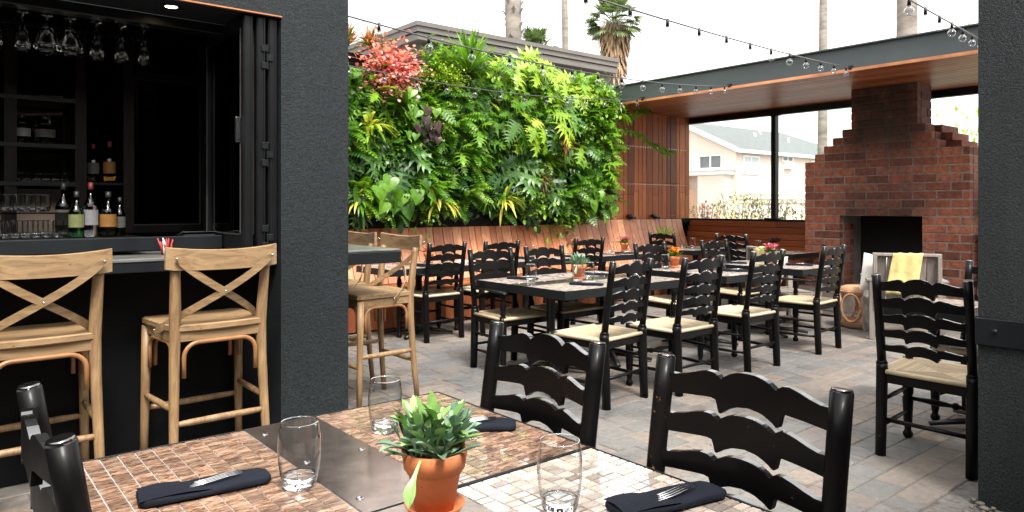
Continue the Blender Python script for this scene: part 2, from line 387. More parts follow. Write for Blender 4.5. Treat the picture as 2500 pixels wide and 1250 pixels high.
    def build(s, name, mats, parent=None, loc=(0, 0, 0), rot=0, smooth_angle=None):
        me = bpy.data.meshes.new(name); me.from_pydata(s.v, [], s.f)
        if not isinstance(mats, (list, tuple)): mats = [mats]
        for m in mats: me.materials.append(M[m])
        me.polygons.foreach_set('use_smooth', s.sm); me.polygons.foreach_set('material_index', s.mi)
        at = me.attributes.new('rnd', 'FLOAT', 'FACE'); at.data.foreach_set('value', s.r)
        me.update()
        o = bpy.data.objects.new(name, me); scn.collection.objects.link(o)
        o.location = loc; o.rotation_euler = (0, 0, rot)
        if parent: o.parent = parent
        return o
def tag(o, label=None, cat=None, group=None, kind=None):
    if label: o['label'] = label
    if cat: o['category'] = cat
    if group: o['group'] = group
    if kind: o['kind'] = kind
    return o
def empty(name, loc=(0, 0, 0), rot=0):
    o = bpy.data.objects.new(name, None); scn.collection.objects.link(o); o.location = loc; o.rotation_euler = (0, 0, rot)
    o.empty_display_size = .1; return o
def dup(src, loc, rot=0, label=None, group=None, scale=None):
    def rec(o, p):
        c = o.copy(); scn.collection.objects.link(c)
        if p: c.parent = p
        for ch in o.children: rec(ch, c)
        return c
    kids = list(src.children)
    c = rec(src, None); c.location = loc; c.rotation_euler = (0, 0, rot)
    if label: c['label'] = label
    if group: c['group'] = group
    if scale: c.scale = (scale,) * 3
    return c
class Kind:                                            # first use places the original, later uses copy it
    def __init__(s, root): s.root = root; s.used = False
    def put(s, loc, rot, label, cat, group=None, scale=None):
        if s.used: o = dup(s.root, loc, rot, scale=scale or 1)
        else:
            o = s.root; s.used = True; o.location = loc; o.rotation_euler = (0, 0, rot)
            if scale: o.scale = (scale,) * 3
        for k in ('label', 'group'):
            if k in o: del o[k]
        return tag(o, label, cat, group)

# ================================================================== GROUND
g = MB(); g.add([(-300, -300, -.03), (400, -300, -.03), (400, 400, -.03), (-300, 400, -.03)], [(0, 1, 2, 3)])
tag(g.build('ground', 'street'), kind='structure')
g = MB(); g.box((-2.5, -2.6, -.05), (10.3, 7.7, -.008)); tag(g.build('joint_sand', 'sand_joint'), kind='structure')
g = MB(); rs = random.Random(3); y = -1.0; row = 0
while y < 7.6:
    x = -2.0 - rs.random() * .2
    while x < 10.3:
        L_ = rs.choice([.155, .235, .315, .235]); h = rs.uniform(-.0018, .0018); q = .0022; rr = rs.random()
        if not (y < 1.22 and x > 3.3 and x + L_ > 3.4):
            a, b_ = x + q, x + L_ - q; c, d = y + q, y + .155 - q; e = .005
            t1, t2, t3, t4 = [h + rs.uniform(-.0012, .0012) for _ in range(4)]
            g.add([(a, c, -.006), (b_, c, -.006), (b_, d, -.006), (a, d, -.006), (a + e, c + e, t1), (b_ - e, c + e, t2), (b_ - e, d - e, t3), (a + e, d - e, t4)],
                  [(4, 5, 6, 7), (0, 1, 5, 4), (1, 2, 6, 5), (2, 3, 7, 6), (3, 0, 4, 7)], rr)
        x += L_
    y += .155; row += 1
tag(g.build('patio_paving', 'paver'), kind='structure')
# pebbles beside the pillar
g = MB(); rs = random.Random(5)
for i in range(700):
    x = rs.uniform(3.3, 5.4); y = rs.uniform(.55, 1.21); s_ = rs.uniform(.008, .02)
    g.M = Matrix.Translation((x, y, rs.uniform(-.012, .012))) @ Matrix.Rotation(rs.uniform(0, 6), 4, 'Z') @ Matrix.Diagonal((1.3, 1, .6, 1))
    g.sphere((0, 0, 0), s_, 7, rs.random())
g.M = Matrix(); tag(g.build('pebble_bed', 'pebble'), 'pebbles lying in the strip at the foot of the right pillar', 'pebbles', kind='stuff')

m = MB(); rs = random.Random(91)
for i in range(260):
    m.M = Matrix.Translation((rs.uniform(1.2, 9), rs.uniform(.8, 6.8), .004)) @ Matrix.Rotation(rs.uniform(0, 6), 4, 'Z') @ Matrix.Rotation(rs.uniform(-.4, .4), 4, 'X')
    q = rs.uniform(.004, .014); m.add([(-q, 0, 0), (0, q * .4, .002), (q, 0, 0), (0, -q * .4, .002)], [(0, 3, 2, 1)], rs.random())
m.M = Matrix(); tag(m.build('leaf_litter', 'leaf_brown'), 'dry leaf bits and crumbs scattered over the paving', 'leaf litter', kind='stuff')
# ================================================================== BAR BUILDING (left)
bar = empty('bar_building', (1.55, 4.27, 0)); T0 = Matrix.Translation((-1.55, -4.27, 0))
def B(): m = MB(); m.M = T0.copy(); return m
m = B(); m.box((1.55, 3.92, 0), (1.96, 4.27, 2.43)); m.box((-4, 3.92, 2.43), (1.96, 4.3, 5.6)); m.box((1.86, 4.272, 0), (1.96, 7.3, 2.43)); m.box((1.86, 4.302, 2.432), (1.957, 7.3, 5.6))
m.box((-4.1, 3.922, 0), (-4.002, 7.3, 5.6)); m.build('stucco_wall', 'stucco', bar)
m = B(); m.box((-4, 4.27, 0), (1.55, 4.38, 1.07)); m.build('lower_panel', 'black_wall', bar)
m = B(); m.box((-4, 3.912, 2.424), (1.553, 3.935, 2.431)); m.build('copper_strip', 'copper', bar)
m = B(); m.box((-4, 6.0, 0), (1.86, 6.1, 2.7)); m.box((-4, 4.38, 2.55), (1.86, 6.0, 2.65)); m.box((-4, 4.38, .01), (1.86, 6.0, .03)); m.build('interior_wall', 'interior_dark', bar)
m = B(); m.cbox((-4, 4.3, 2.37), (1.86, 4.4, 2.428), .004); m.cbox((-4, 4.405, 2.38), (1.86, 4.45, 2.41), .004); m.cbox((-4, 4.46, 2.4), (1.86, 4.50, 2.44)); m.build('window_track', 'frame_metal', bar)
m = B(); m.lathe([(.045, 0), (.05, -.006), (.038, -.006), (.03, .02)], (1.02, 4.09, 2.43), 20); dl = m.build('downlight', 'frame_metal', bar)
lm, lt, lb = newmat('lamp_glow'); lb.inputs['Emission Color'].default_value = (1, .75, .5, 1); lb.inputs['Emission Strength'].default_value = 6; M['lamp_glow'] = lm
m = B(); m.lathe([(.001, -.002), (.03, -.003)], (1.02, 4.09, 2.43), 16); m.build('lamp_lens', 'lamp_glow', dl)
# folded glazed window panels on the right of the opening
def win_panel(x0, x1, y0, y1, z0, z1, glass=True):
    m = B(); fw = .05
    m.cbox((x0, y0, z0), (x1, y0 + fw, z1), .004); m.cbox((x0, y1 - fw, z0), (x1, y1, z1), .004)
    m.cbox((x0 + .002, y0 + fw, z0), (x1 - .002, y1 - fw, z0 + .08), .003); m.cbox((x0 + .002, y0 + fw, z1 - .07), (x1 - .002, y1 - fw, z1), .003)
    # grooves of the stile seen from outside
    m.cbox((x0 + .006, y0 - .006, z0), (x0 + .014, y0, z1), .001); m.cbox((x1 - .014, y0 - .006, z0), (x1 - .006, y0, z1), .001)
    o = m.build('folding_window', 'frame_metal', bar)
    m = B()
    for (ya, yb) in ((y0 + fw, y0 + fw + .006), (y1 - fw - .006, y1 - fw)): m.box((x0 - .003, ya, z0 + .08), (x0 + .004, yb, z1 - .07))
    m.box((x0 - .003, y0 + fw, z0 + .08), (x0 + .004, y1 - fw, z0 + .087)); m.build('lit_edge_strip', 'lit_edge_metal', o)  # paler strips paint the light caught along the frame edges
    m = B(); m.box(((x0 + x1) / 2 - .004, y0 + fw, z0 + .08), ((x0 + x1) / 2 + .004, y1 - fw, z1 - .07)); m.build('pane', 'dark_pane', o)
    return o
w1 = win_panel(1.353, 1.405, 3.95, 4.66, 1.13, 2.42)
m = B(); m.cbox((1.325, 3.99, 1.72), (1.351, 4.02, 1.86), .004); m.build('handle', 'steel', w1)
w2 = win_panel(1.425, 1.475, 3.95, 4.66, 1.13, 2.42)
w3 = win_panel(1.49, 1.54, 3.95, 4.66, 1.13, 2.42)
for z in (1.2, 1.66, 2.2):
    for (dx, dz) in ((-.032, -.05), (-.032, .045), (.0, -.005)):
        m = B(); m.cbox((1.482 + dx, 3.938, z + dz - .018), (1.482 + dx + .032, 3.946, z + dz + .018), .002); m.cbox((1.476, 3.934, z + dz - .022), (1.486, 3.945, z + dz + .022), .003); m.build('hinge', 'dark_metal', w2)
# inner framed glass behind the counter
m = B(); X0, X1, Y_ = 1.0, 1.5, 5.2
m.cbox((X0 - .02, Y_, 1.19), (X0 + .06, Y_ + .06, 2.5)); m.cbox((X1 - .02, Y_, 1.19), (X1 + .06, Y_ + .06, 2.5)); m.cbox((X0 + .06, Y_ + .002, 1.19), (X1 - .02, Y_ + .058, 1.25)); m.cbox((X0 + .06, Y_ + .002, 2.2), (X1 - .02, Y_ + .058, 2.26))
o = m.build('fixed_window', 'frame_metal', bar)
m = B(); m.box((X0 + .055, Y_ - .004, 1.25), (X0 + .062, Y_ + .002, 2.2)); m.box((X1 - .022, Y_ - .004, 1.25), (X1 - .015, Y_ + .002, 2.2)); m.box((X0 + .06, Y_ - .004, 1.243), (X1 - .02, Y_ + .001, 1.25)); m.build('lit_edge_strip', 'lit_edge_metal', o)  # same painted edge light on the inner frame
m = B(); m.box((X0 + .06, Y_ + .025, 1.25), (X1 - .02, Y_ + .031, 2.2)); m.build('pane', 'dark_pane', o)
# counters of the bar
def slab(name, a, b, mat_top, loc=None):
    m = MB(); m.cbox(a, b, .006); return m
ct = empty('bar_counter', (0, 4.1, 0)); T1 = Matrix.Translation((0, -4.1, 0))
m = MB(); m.M = T1; m.cbox((-4, 3.975, 1.035), (1.548, 4.28, 1.085), .004); m.build('front_band', 'dark_metal', ct)
m = MB(); m.M = T1; m.cbox((-4, 3.97, 1.087), (1.548, 4.6, 1.105), .004); m.build('counter_surface', 'counter_top', ct)
tag(ct, 'long grey topped bar counter with dark metal front edge behind the stools', 'bar counter')
lg = empty('service_ledge', (0, 4.4, 0)); T2 = Matrix.Translation((0, -4.4, 0))
m = MB(); m.M = T2; m.cbox((-4, 4.30, 1.125), (1.35, 4.34, 1.2), .004); m.build('front_rail', 'dark_metal', lg)
m = MB(); m.M = T2; m.cbox((-4, 4.345, 1.17), (.95, 5.0, 1.2), .003); m.build('shelf_board', 'interior_dark', lg)
tag(lg, 'dark raised service ledge inside the bar window carrying bottles and glasses', 'ledge')
sc_ = empty('side_counter', (2.2, 4.6, 0)); T3 = Matrix.Translation((-2.2, -4.6, 0))
m = MB(); m.M = T3; m.cbox((1.965, 4.1, 1.0), (2.43, 6.2, 1.075), .004); m.build('front_band', 'dark_metal', sc_)
m = MB(); m.M = T3; m.cbox((1.965, 4.103, 1.077), (2.427, 6.2, 1.09), .003); m.build('counter_surface', 'counter_top', sc_)
m = MB(); m.M = T3
for y in (4.5, 5.5): m.cbox((2.0, y, 0), (2.06, y + .06, 1.0), .003)
m.build('leg', 'dark_metal', sc_)
tag(sc_, 'thick dark edged high counter jutting out from behind the stucco pillar', 'high counter')
# back bar shelving with mirror
sh = empty('back_bar_shelf', (.5, 5.1, 0)); T4 = Matrix.Translation((-.5, -5.1, 0))
m = MB(); m.M = T4
for x in (.39, .74, 1.0, .0, -.35): m.box((x - .03, 5.0, 1.2), (x + .03, 5.25, 2.5))
m.build('upright', 'dark_wood', sh)
for z in (2.0, 1.725, 1.5):
    m = MB(); m.M = T4; m.box((-.32, 5.01, z), (.71, 5.24, z + .015)); m.build('shelf_board', 'dark_wood', sh)
    m = MB(); m.M = T4; m.box((-.32, 4.995, z - .012), (.71, 5.008, z + .01)); m.build('shelf_edge', 'dark_metal', sh)
m = MB(); m.M = T4; m.box((.77, 5.01, 1.5), (.97, 5.24, 1.515)); m.build('shelf_board', 'dark_wood', sh)
mm, mt, mb_ = newmat('mirror'); mb_.inputs['Metallic'].default_value = 1; mb_.inputs['Roughness'].default_value = .04; setc(mt, mb_, ramp(mt, noise(mt, coords(mt), 2), [(.3, (.1, .08, .066)), (.7, (.13, .1, .085))])); M['mirror'] = mm
m = MB(); m.M = T4; m.box((-.32, 5.25, 1.52), (.71, 5.26, 2.06)); m.build('mirror_panel', 'mirror', sh)
simple('reflection_beige', (.55, .4, .3), .35, 0, .08, 3)  # beige colour painted in for what a mirror would reflect here
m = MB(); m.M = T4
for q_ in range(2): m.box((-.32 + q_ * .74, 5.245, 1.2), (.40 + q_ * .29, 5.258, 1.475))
m.build('mirror_reflection', 'reflection_beige', sh)
tag(sh, 'dark wooden back bar shelving with mirror in the dim bar', 'shelf')
tag(bar, 'dark stucco bar building with a folding window open over the counter', 'building')

def bottle(h, r_, mat, label_mat, cap_mat, square=False, z0=.22, z1=.5):
    o = empty('bottle'); n = 16
    b = MB(); b.lathe([(r_ * .9, 0), (r_, .01), (r_, h * .55), (r_ * .8, h * .63), (r_ * .32, h * .72), (r_ * .3, h * .92)], n=n); b.build('glass_body', mat, o)
    c = MB(); c.lathe([(r_ * .36, h * .86), (r_ * .38, h * .9), (r_ * .36, h)], n=12); c.build('cap', cap_mat, o)
    l = MB(); a0, a1 = R(170), R(330); k = 10; Lp = []; Rp = []
    for i in range(k + 1):
        a = a0 + (a1 - a0) * i / k; Lp.append((1.015 * r_ * math.cos(a), 1.015 * r_ * math.sin(a), h * z0)); Rp.append((1.015 * r_ * math.cos(a), 1.015 * r_ * math.sin(a), h * z1))
    l.strip(Lp, Rp); l.build('paper_label', label_mat, o)
    return o
simple('label_green', (.15, .16, .06), .8); simple('label_white', (.2, .2, .2), .7); simple('label_amber', (.22, .1, .015), .7); simple('label_dark', (.08, .07, .06), .8); simple('cap_red', (.12, .015, .01), .5); simple('cap_dark', (.02, .02, .02), .4)
for (x, y, z, h, r_, gm, lm_, cm, lab) in [
    (.60, 4.62, 1.2, .3, .04, 'dark_bottle', 'label_dark', 'cap_dark', 'black bottle with dark label, leftmost beside the mirror on the bar ledge'),
    (.645, 4.50, 1.2, .25, .037, 'green_bottle', 'label_green', 'cap_dark', 'dark green bottle with a yellowish green label on the bar ledge'),
    (.715, 4.52, 1.2, .3, .038, 'clear_glass', 'label_white', 'cap_red', 'clear bottle with white label and red neck on the bar ledge'),
    (.80, 4.52, 1.2, .25, .042, 'dark_bottle', 'label_amber', 'cap_dark', 'broad bottle with a large amber yellow label on the bar ledge'),
    (.865, 4.56, 1.2, .22, .03, 'dark_bottle', 'label_dark', 'cap_dark', 'short dark bottle right of the amber labelled one'),
    (.45, 5.1, 1.742, .17, .05, 'dark_bottle', 'label_white', 'cap_dark', 'squat dark bottle with pale label, left one on the middle shelf'),
    (.57, 5.1, 1.742, .17, .055, 'dark_bottle', 'label_dark', 'cap_dark', 'squat dark bottle with grey label, right one on the middle shelf'),
    (.82, 5.1, 1.517, .24, .035, 'dark_bottle', 'label_dark', 'cap_red', 'dark bottle with reddish neck in the narrow right bay'),
    (.91, 5.1, 1.517, .26, .036, 'amber_bottle', 'label_amber', 'cap_red', 'amber bottle with red collar in the narrow right bay')]:
    b = bottle(h, r_, gm, lm_, cm); b.location = (x, y, z); tag(b, lab, 'bottle', 'bottles in the bar')
def stem_glass(r_, hb, hs, name='stemware'):
    # hangs upside down from its foot
    o = empty(name); b = MB(); H_ = hs + hb
    pr = [(.035, 0), (.034, -.003), (.006, -.008), (.0045, -hs)] + [(max(.005, r_ * math.sin(min(1, (i / 8) ** .75 * 1.0) * PI * .6) / .98), -hs - hb * i / 8) for i in range(1, 9)]
    pr += [(pr[-1][0] - .0016, -H_), (r_ * .9, -hs - hb * .6), (r_ * .5, -hs - hb * .12), (.0005, -hs - .006)]
    b.lathe(pr, n=20); b.build('bowl', 'clear_glass', o)
    return o
flute = Kind(stem_glass(.038, .155, .05)); wide = Kind(stem_glass(.064, .16, .04))
for i, (x, k) in enumerate([(.29, flute), (.41, flute), (.52, wide), (.63, wide), (.757, flute), (.88, flute), (1.0, flute)]):
    k.put((x, 4.6, 2.4), 0, ['slim hanging wine glass cut by the left picture edge', 'slim wine glass hanging just left of the two wide bowled ones', 'left one of the two wide bowled hanging wine glasses', 'right one of the two wide bowled hanging wine glasses', 'slim wine glass hanging just right of the two wide bowled ones', 'second slim hanging wine glass right of the wide bowled ones', 'rightmost slim hanging wine glass'][i], 'wine glass', 'wine glasses hanging in the bar')
m = MB()
for x in (.29, .41, .52, .63, .757, .88, 1.0):
    for dx in (-.018, .018): m.box((x + dx - .004, 4.45, 2.398), (x + dx + .004, 5.0, 2.404))
m.cbox((.2, 4.45, 2.406), (1.1, 4.5, 2.43)); m.cbox((.2, 4.95, 2.406), (1.1, 5.0, 2.43))
tag(m.build('glass_rack', 'frame_metal'), 'dark rail rack that holds the wine glasses above the bar', 'rack')

# ---- glass tumbler (curved barrel tumbler)
def tumbler_mesh(h=.145, s=1):
    out = [(.026, 0), (.03, .002), (.034, .012), (.0395, .045), (.0425, .08), (.041, .115), (.037, h)]
    inn = [(.0352, h), (.0392, .115), (.0406, .08), (.0374, .048), (.031, .026), (.02, .02), (.0005, .019)]
    sc = 1.12 * s
    b = MB(); b.lathe([(a * sc, z) for a, z in ((.034, .0125), (.037, .028), (.0395, .045), (.0415, .062), (.0425, .08), (.0422, .098), (.041, .115), (.0392, .13 * h / .145), (.037, h))] if h > .12 else [(a * sc, z) for a, z in ((.034, .0125), (.0385, .045), (.04, .07), (.037, h))], n=48, caps=False)
    b.lathe([(.0005, .001)] + [(a * sc, z) for a, z in out[:3]] + [(.0345 * sc, .02), (.033 * sc, .028), (.028 * sc, .0235), (.0005, .0215)], n=48, mi=1)
    b.tube([(.0362 * sc * math.cos(2 * PI * i / 48), .0362 * sc * math.sin(2 * PI * i / 48), h + .0004) for i in range(49)], .0011, 6, mi=1); return b
tm = tumbler_mesh().build('glass_tumbler', ['tumbler_glass', 'clear_glass']); tum = Kind(tm)
small = Kind(tumbler_mesh(.1, .95).build('glass_tumbler', ['tumbler_glass', 'clear_glass']))

# glasses inside the bar
bg_ = []
for i in range(6): bg_.append((.43 + i * .048, 5.1, 1.517))
for i in range(8): bg_.append((.28 + i * .046, 4.55, 1.202)); bg_.append((.27 + i * .046, 4.68, 1.202))
for i in range(6): bg_.append((.28 + i * .045, 4.62, 1.34))
m = MB(); m.box((.2, 4.5, 1.328), (.62, 4.78, 1.336)); tag(m.build('glass_shelf', 'dark_pane'), 'thin shelf between two tiers of upturned glasses on the ledge', 'shelf')
for p in bg_:
    row_ = {5.1: 'on the back shelf', 4.55: 'in the front row of the ledge', 4.68: 'in the rear row of the ledge', 4.62: 'on the glass shelf tier'}[p[1]]
    nth = 1 + sum(1 for q in bg_ if q[1] == p[1] and q[0] < p[0])
    small.put(p, random.random(), 'small tumbler %s inside the bar, %s from the left' % (row_, ('first', 'second', 'third', 'fourth', 'fifth', 'sixth', 'seventh', 'eighth')[nth - 1]), 'tumbler', 'tumblers stacked inside the bar', .55 if p[1] > 5 else .9)
# napkin dispenser / straws at the pass
b = MB(); b.cbox((-.05, -.05, 0), (.13, .07, .1), .006); o = b.build('straw_box', 'dark_metal', loc=(1.2, 4.4, 1.107)); tag(o, 'dark caddy with a slanted lid on the counter by the folding window', 'caddy')
b = MB(); b.M = Matrix.Rotation(R(-10), 4, 'X'); b.cbox((-.06, -.07, .1), (.14, .1, .108), .003); b.build('lid', 'steel', o)
rs = random.Random(2)
b = MB()
for i in range(14):
    a = Vector((rs.uniform(-.03, .03), rs.uniform(-.03, .03), 0)); e = a + Vector((rs.uniform(-.03, .03), rs.uniform(-.03, .03), rs.uniform(.05, .09)))
    b.tube([a, e], .0035, 6, mi=rs.choice([0, 1]))
tag(b.build('straw_bundle', ['paper', 'red_paint'], loc=(1.02, 4.2, 1.107)), 'bundle of red and white striped straws on the counter', 'straws')

# ================================================================== RIGHT PILLAR
rp = empty('stucco_pillar', (3.95, .6, 0)); T5 = Matrix.Translation((-3.95, -.6, 0))
m = MB(); m.M = T5; m.box((3.76, -.4, -.02), (4.2, 1.19, 5)); m.build('pillar_body', 'stucco', rp)
m = MB(); m.M = T5; m.cbox((3.75, -.405, .735), (3.7595, 1.2, .855), .001); m.cbox((3.752, 1.191, .736), (4.2, 1.199, .854), .001); s_ = m.build('steel_strap', 'dark_metal', rp)
m = MB(); m.M = T5; m.cbox((3.7, -.4, -.02), (3.758, .95, .015), .003); m.build('base_edge', 'concrete', rp)
for y in (1.12, .6):
    m = MB(); m.M = T5 @ Matrix.Translation((3.749, y, .8)) @ Matrix.Rotation(R(-90), 4, 'Y'); m.lathe([(.012, 0), (.012, .003), (.008, .006), (.0005, .006)], n=12); m.build('bolt', 'dark_metal', rp)
tag(rp, 'dark stucco pillar with a black steel strap at the right edge', 'pillar')

rb = empty('rear_light_blocker', (1, -2.2, 0))  # unseen walls and awning, added to block low sky light from behind
m = MB(); m.M = Matrix.Translation((-1, 2.2, 0)); m.box((-4.1, -2.5, -.03), (7.5, -2.2, 4.2)); m.box((-4.4, -2.5, -.03), (-4.1, 3.92, 4.2)); m.build('stucco_wall', 'stucco', rb)
m = MB(); m.M = Matrix.Translation((-1, 2.2, 0)); m.box((-4.1, -2.2, 2.95), (4.2, -.5, 3.1)); m.build('awning', 'stucco', rb)
tag(rb, 'added unseen dark building blocking low sky light, with a flat awning behind the camera', 'building')
# ================================================================== PAVILION : beam, roof, window, wood wall
pv = empty('pavilion', (8.12, 7.7, 0)); T6 = Matrix.Translation((-8.12, -7.7, 0))
def PV(): m = MB(); m.M = T6.copy(); return m
m = PV(); ZS = 2.9
m.box((8.12, -1.5, ZS + .03), (8.13, 7.62, 3.17)); m.box((8.08, -1.5, 3.171), (8.2, 7.62, 3.185)); m.box((8.095, -1.5, ZS + .022), (8.2, 7.62, ZS + .029))
m.box((8.131, -1.5, ZS + .03), (10.5, 7.9, 3.12)); m.build('roof_beam', 'beam_paint', pv)
m = PV(); m.box((8.09, -1.5, ZS - .012), (8.125, 7.62, ZS + .021)); m.build('copper_trim', 'copper', pv)
m = PV(); rs = random.Random(8); x = 8.128
while x < 10.4:
    y = -1.5
    while y < 7.9:
        L_ = rs.uniform(1.6, 3.2); m.cbox((x + .002, y + .002, ZS), (x + .105, min(7.95, y + L_), ZS + .02), .003, rs.random()); y += L_
    x += .11
m.build('soffit', 'soffit_wood', pv)
# wood wall of vertical boards behind the bench end
m = PV(); x = 7.3; i = 0
while x < 10.28:
    wd = rs.choice([.1, .13, .15, .12, .09]); jz = rs.choice([1.55, 1.75, 1.6, 1.9])
    dz = rs.random() * .8
    m.cbox((x + .005, 7.72, 1.1), (x + wd, 7.745, jz), .003, min(1, dz + rs.uniform(0, .2))); m.cbox((x + .005, 7.72, jz + .003), (x + wd, 7.745, ZS), .003, dz)
    x += wd + .003
m.build('board_wall', 'cedar_vertical', pv)
m = PV()
for z in (1.2, 1.72, 2.33, 2.78):
    x = 7.75
    while x < 10.25: m.box((x, 7.714, z), (x + .012, 7.719, z + .012)); x += .062
m.build('screw', 'steel', pv)
m = PV(); m.box((2.2, 7.76, 0), (10.3, 7.9, ZS)); m.build('wall_core', 'black_wall', pv)
# window frame & panes in the far side
m = PV(); XW = 10.35
m.cbox((XW, 2.2, 2.8), (XW + .1, 7.9, ZS - .002)); m.cbox((XW, 2.2, 1.13), (XW + .1, 7.9, 1.16)); m.cbox((XW + .01, 7.82, 1.16), (XW + .09, 7.9, 2.8))
m.cbox((XW - .01, 6.07, 1.16), (XW + .09, 6.15, 2.8)); m.cbox((XW - .02, 6.03, 1.155), (XW + .08, 6.26, 1.18)); m.cbox((XW - .02, 6.02, 2.79), (XW + .08, 6.2, 2.81))
wf = m.build('window_frame', 'dark_metal', pv)
for (a, b_) in ((6.15, 7.82), (4.4, 6.07)):
    m = PV(); m.box((XW + .05, a, 1.16), (XW + .056, b_, 2.8)); m.build('pane', 'window_pane', wf)
m = PV(); m.cbox((XW + .005, -1.5, 2.8), (XW + .1, 2.195, ZS - .002)); m.cbox((XW, 2.6, 2.78), (XW + .06, 2.66, 2.85)); m.build('eaves_bar', 'dark_metal', pv)
m = PV(); m.box((XW + .01, 2.5, 0), (XW + .09, 7.9, 1.128)); m.build('low_wall', 'black_wall', pv)
tag(pv, 'open pavilion with grey steel roof beam, cedar soffit and board wall', 'pavilion')
# black planter wall right of fireplace
m = MB(); m.cbox((9.6, 2.0, 0), (10.2, 3.0, 1.05), .006); tag(m.build('planter_box', 'black_wall'), 'black planter box standing right of the brick fireplace', 'planter')

# ================================================================== FIREPLACE
fp = empty('brick_fireplace', (9.45, 4.08, 0)); 
XF = 9.45; CH = .1037
def fpb():
    m = MB(); return m
rs = random.Random(11)
# rows: (y_left, y_right) per course for the front leaf, x depth start..end
courses = []
for k in range(29):
    z = k * CH
    yl, yr = 5.11, 3.07
    if k == 19: yl = 4.97
    if k == 20: yl, yr = 4.84, 3.42
    if k == 21: yl, yr = 4.72, 3.48
    if k == 22: yl, yr = 4.59, 3.55
    if k >= 23: yl, yr = 4.47, 3.64
    courses.append((k, z, yl, yr))
bm_ = fpb(); mo = fpb()
def course(k, z, y0, y1, xf, xb, top=False):
    h = min(CH, 2.9 - z)
    if h <= .02: return
    # front row of bricks running from y1 (left) to y0 (right)
    y = y1; first = True
    while y > y0 + .01:
        L_ = .28 + rs.uniform(-.004, .004)
        if first and k % 2: L_ = .14
        first = False
        e = max(y0, y - L_)
        if e - y0 < .08: e = y0
        j = .0065
        ox = rs.uniform(-.004, .003)
        bm_.cbox((xf + ox, e + j, z + .006), (xf + .1, y - j, z + h - .007), .007, rs.random())
        y = e
    # side bricks on the -Y face
    x = xf + .1; i = 0
    while x < xb - .02:
        L_ = .28 if i or k % 2 else .18
        e = min(xb, x + L_)
        bm_.cbox((x + .0045, y0 + rs.uniform(-.003, .003), z + .005), (e - .0045, y0 + .09, z + h - .006), .006, rs.random()); x = e; i += 1
for (k, z, yl, yr) in courses:
    xb = XF + .85 if k < 20 else XF + .7
    if k >= 23: xb = XF + .42
    if k < 12 and k >= 3:
        course(k, z, 4.61, yl, XF, XF + .4); course(k, z, yr, 3.60, XF, xb)
    else: course(k, z, yr, yl, XF, xb)
    h = min(CH, 2.9 - z)
    if k < 12 and k >= 3:
        mo.box((XF + .007, 4.618, z), (XF + .8, yl - .012, z + h)); mo.box((XF + .007, yr + .008, z), (XF + .8, 3.592, z + h))
    else: mo.box((XF + .007, yr + .008, z), (xb - .01, yl - .012, z + h))
# rear stepped shoulder on the right
for k, (yr) in zip((20, 21, 22), (3.26, 3.36, 3.48)):
    z = k * CH
    bm_.cbox((XF + .3, yr, z + .004), (XF + .85, 3.64, z + CH - .004), .006, rs.random())
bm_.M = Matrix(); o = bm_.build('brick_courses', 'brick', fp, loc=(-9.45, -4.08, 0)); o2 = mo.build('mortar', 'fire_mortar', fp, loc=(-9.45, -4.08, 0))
m = MB(); m.box((XF + .1, 4.612, .31), (XF + .62, 4.66, 1.244), mi=0); m.box((XF + .6, 3.56, .31), (XF + .66, 4.66, 1.244), mi=1); m.box((XF + .1, 3.55, .31), (XF + .62, 3.598, 1.244), mi=1); m.box((XF + .1, 3.6, 1.238), (XF + .62, 4.61, 1.25), mi=1)
m.build('firebox', ['firebox', 'soot'], fp, loc=(-9.45, -4.08, 0))
m = MB(); m.cbox((XF - .32, 3.0, 0), (XF - .003, 5.15, .28), .008); m.build('hearth', 'hearth', fp, loc=(-9.45, -4.08, 0))
m = MB(); m.M = Matrix.Translation((XF - .006, 4.83, .82)) @ Matrix.Rotation(R(-90), 4, 'Y'); m.lathe([(.03, 0), (.03, .012), (.02, .02), (.012, .05), (.0005, .05)], n=14)
m.M = Matrix(); m.build('gas_valve', 'dark_metal', fp, loc=(-9.45, -4.08, 0))
m = MB(); rs = random.Random(4)
for i in range(7): m.tube([(XF + .2 + i * .05, 3.8 + rs.random() * .2, .36 + i * .03), (XF + .25 + rs.random() * .2, 4.3 + rs.random() * .2, .38 + i * .025)], .04, 8)
tag(m.build('firewood', 'dark_wood'), 'charred logs piled inside the dark fireplace opening', 'firewood')
tag(fp, 'stepped red brick fireplace with sooty chimney under the pavilion roof', 'fireplace')

# ================================================================== BENCHES
bn = empty('cedar_bench', (6, 7.4, 0)); T7 = Matrix.Translation((-6, -7.4, 0))
def back_prof(t): # t 0 top .. 1 seat ; leaning, slightly curved
    return (7.66 - .30 * t ** 1.3, 1.165 - .70 * t)
m = MB(); m.M = T7; rs = random.Random(21); x = 2.2
while x < 10.0:
    wd = rs.choice([.12, .15, .165, .1, .14]); k = 6; rr = rs.random()
    zl = 1.0 + .012 * (6 - x) / 4
    F0 = []; F1 = []
    for i in range(k + 1):
        y, z = back_prof(i / k); z = z * zl if i == 0 else z; lean = .02 * (i / k)
        F0.append((x + .005 - lean * 3, y, z)); F1.append((x + wd - .005 - lean * 3, y, z))
    m.strip(F0, F1, rr); B0 = [(a, b + .03, c) for a, b, c in F0]; B1 = [(a, b + .03, c) for a, b, c in F1]
    m.strip(B0, F0, rr); m.strip(F1, B1, rr); m.add([F0[0], F1[0], B1[0], B0[0]], [(0, 1, 2, 3)], rr)
    x += wd
m.build('backrest', 'cedar_bench', bn)
m = MB(); m.M = T7
for xx in range(0, 70): m.box((2.6 + xx * .105, 7.648, 1.105), (2.612 + xx * .105, 7.652, 1.117))
m.build('screw', 'steel', bn)
m = MB(); m.M = T7
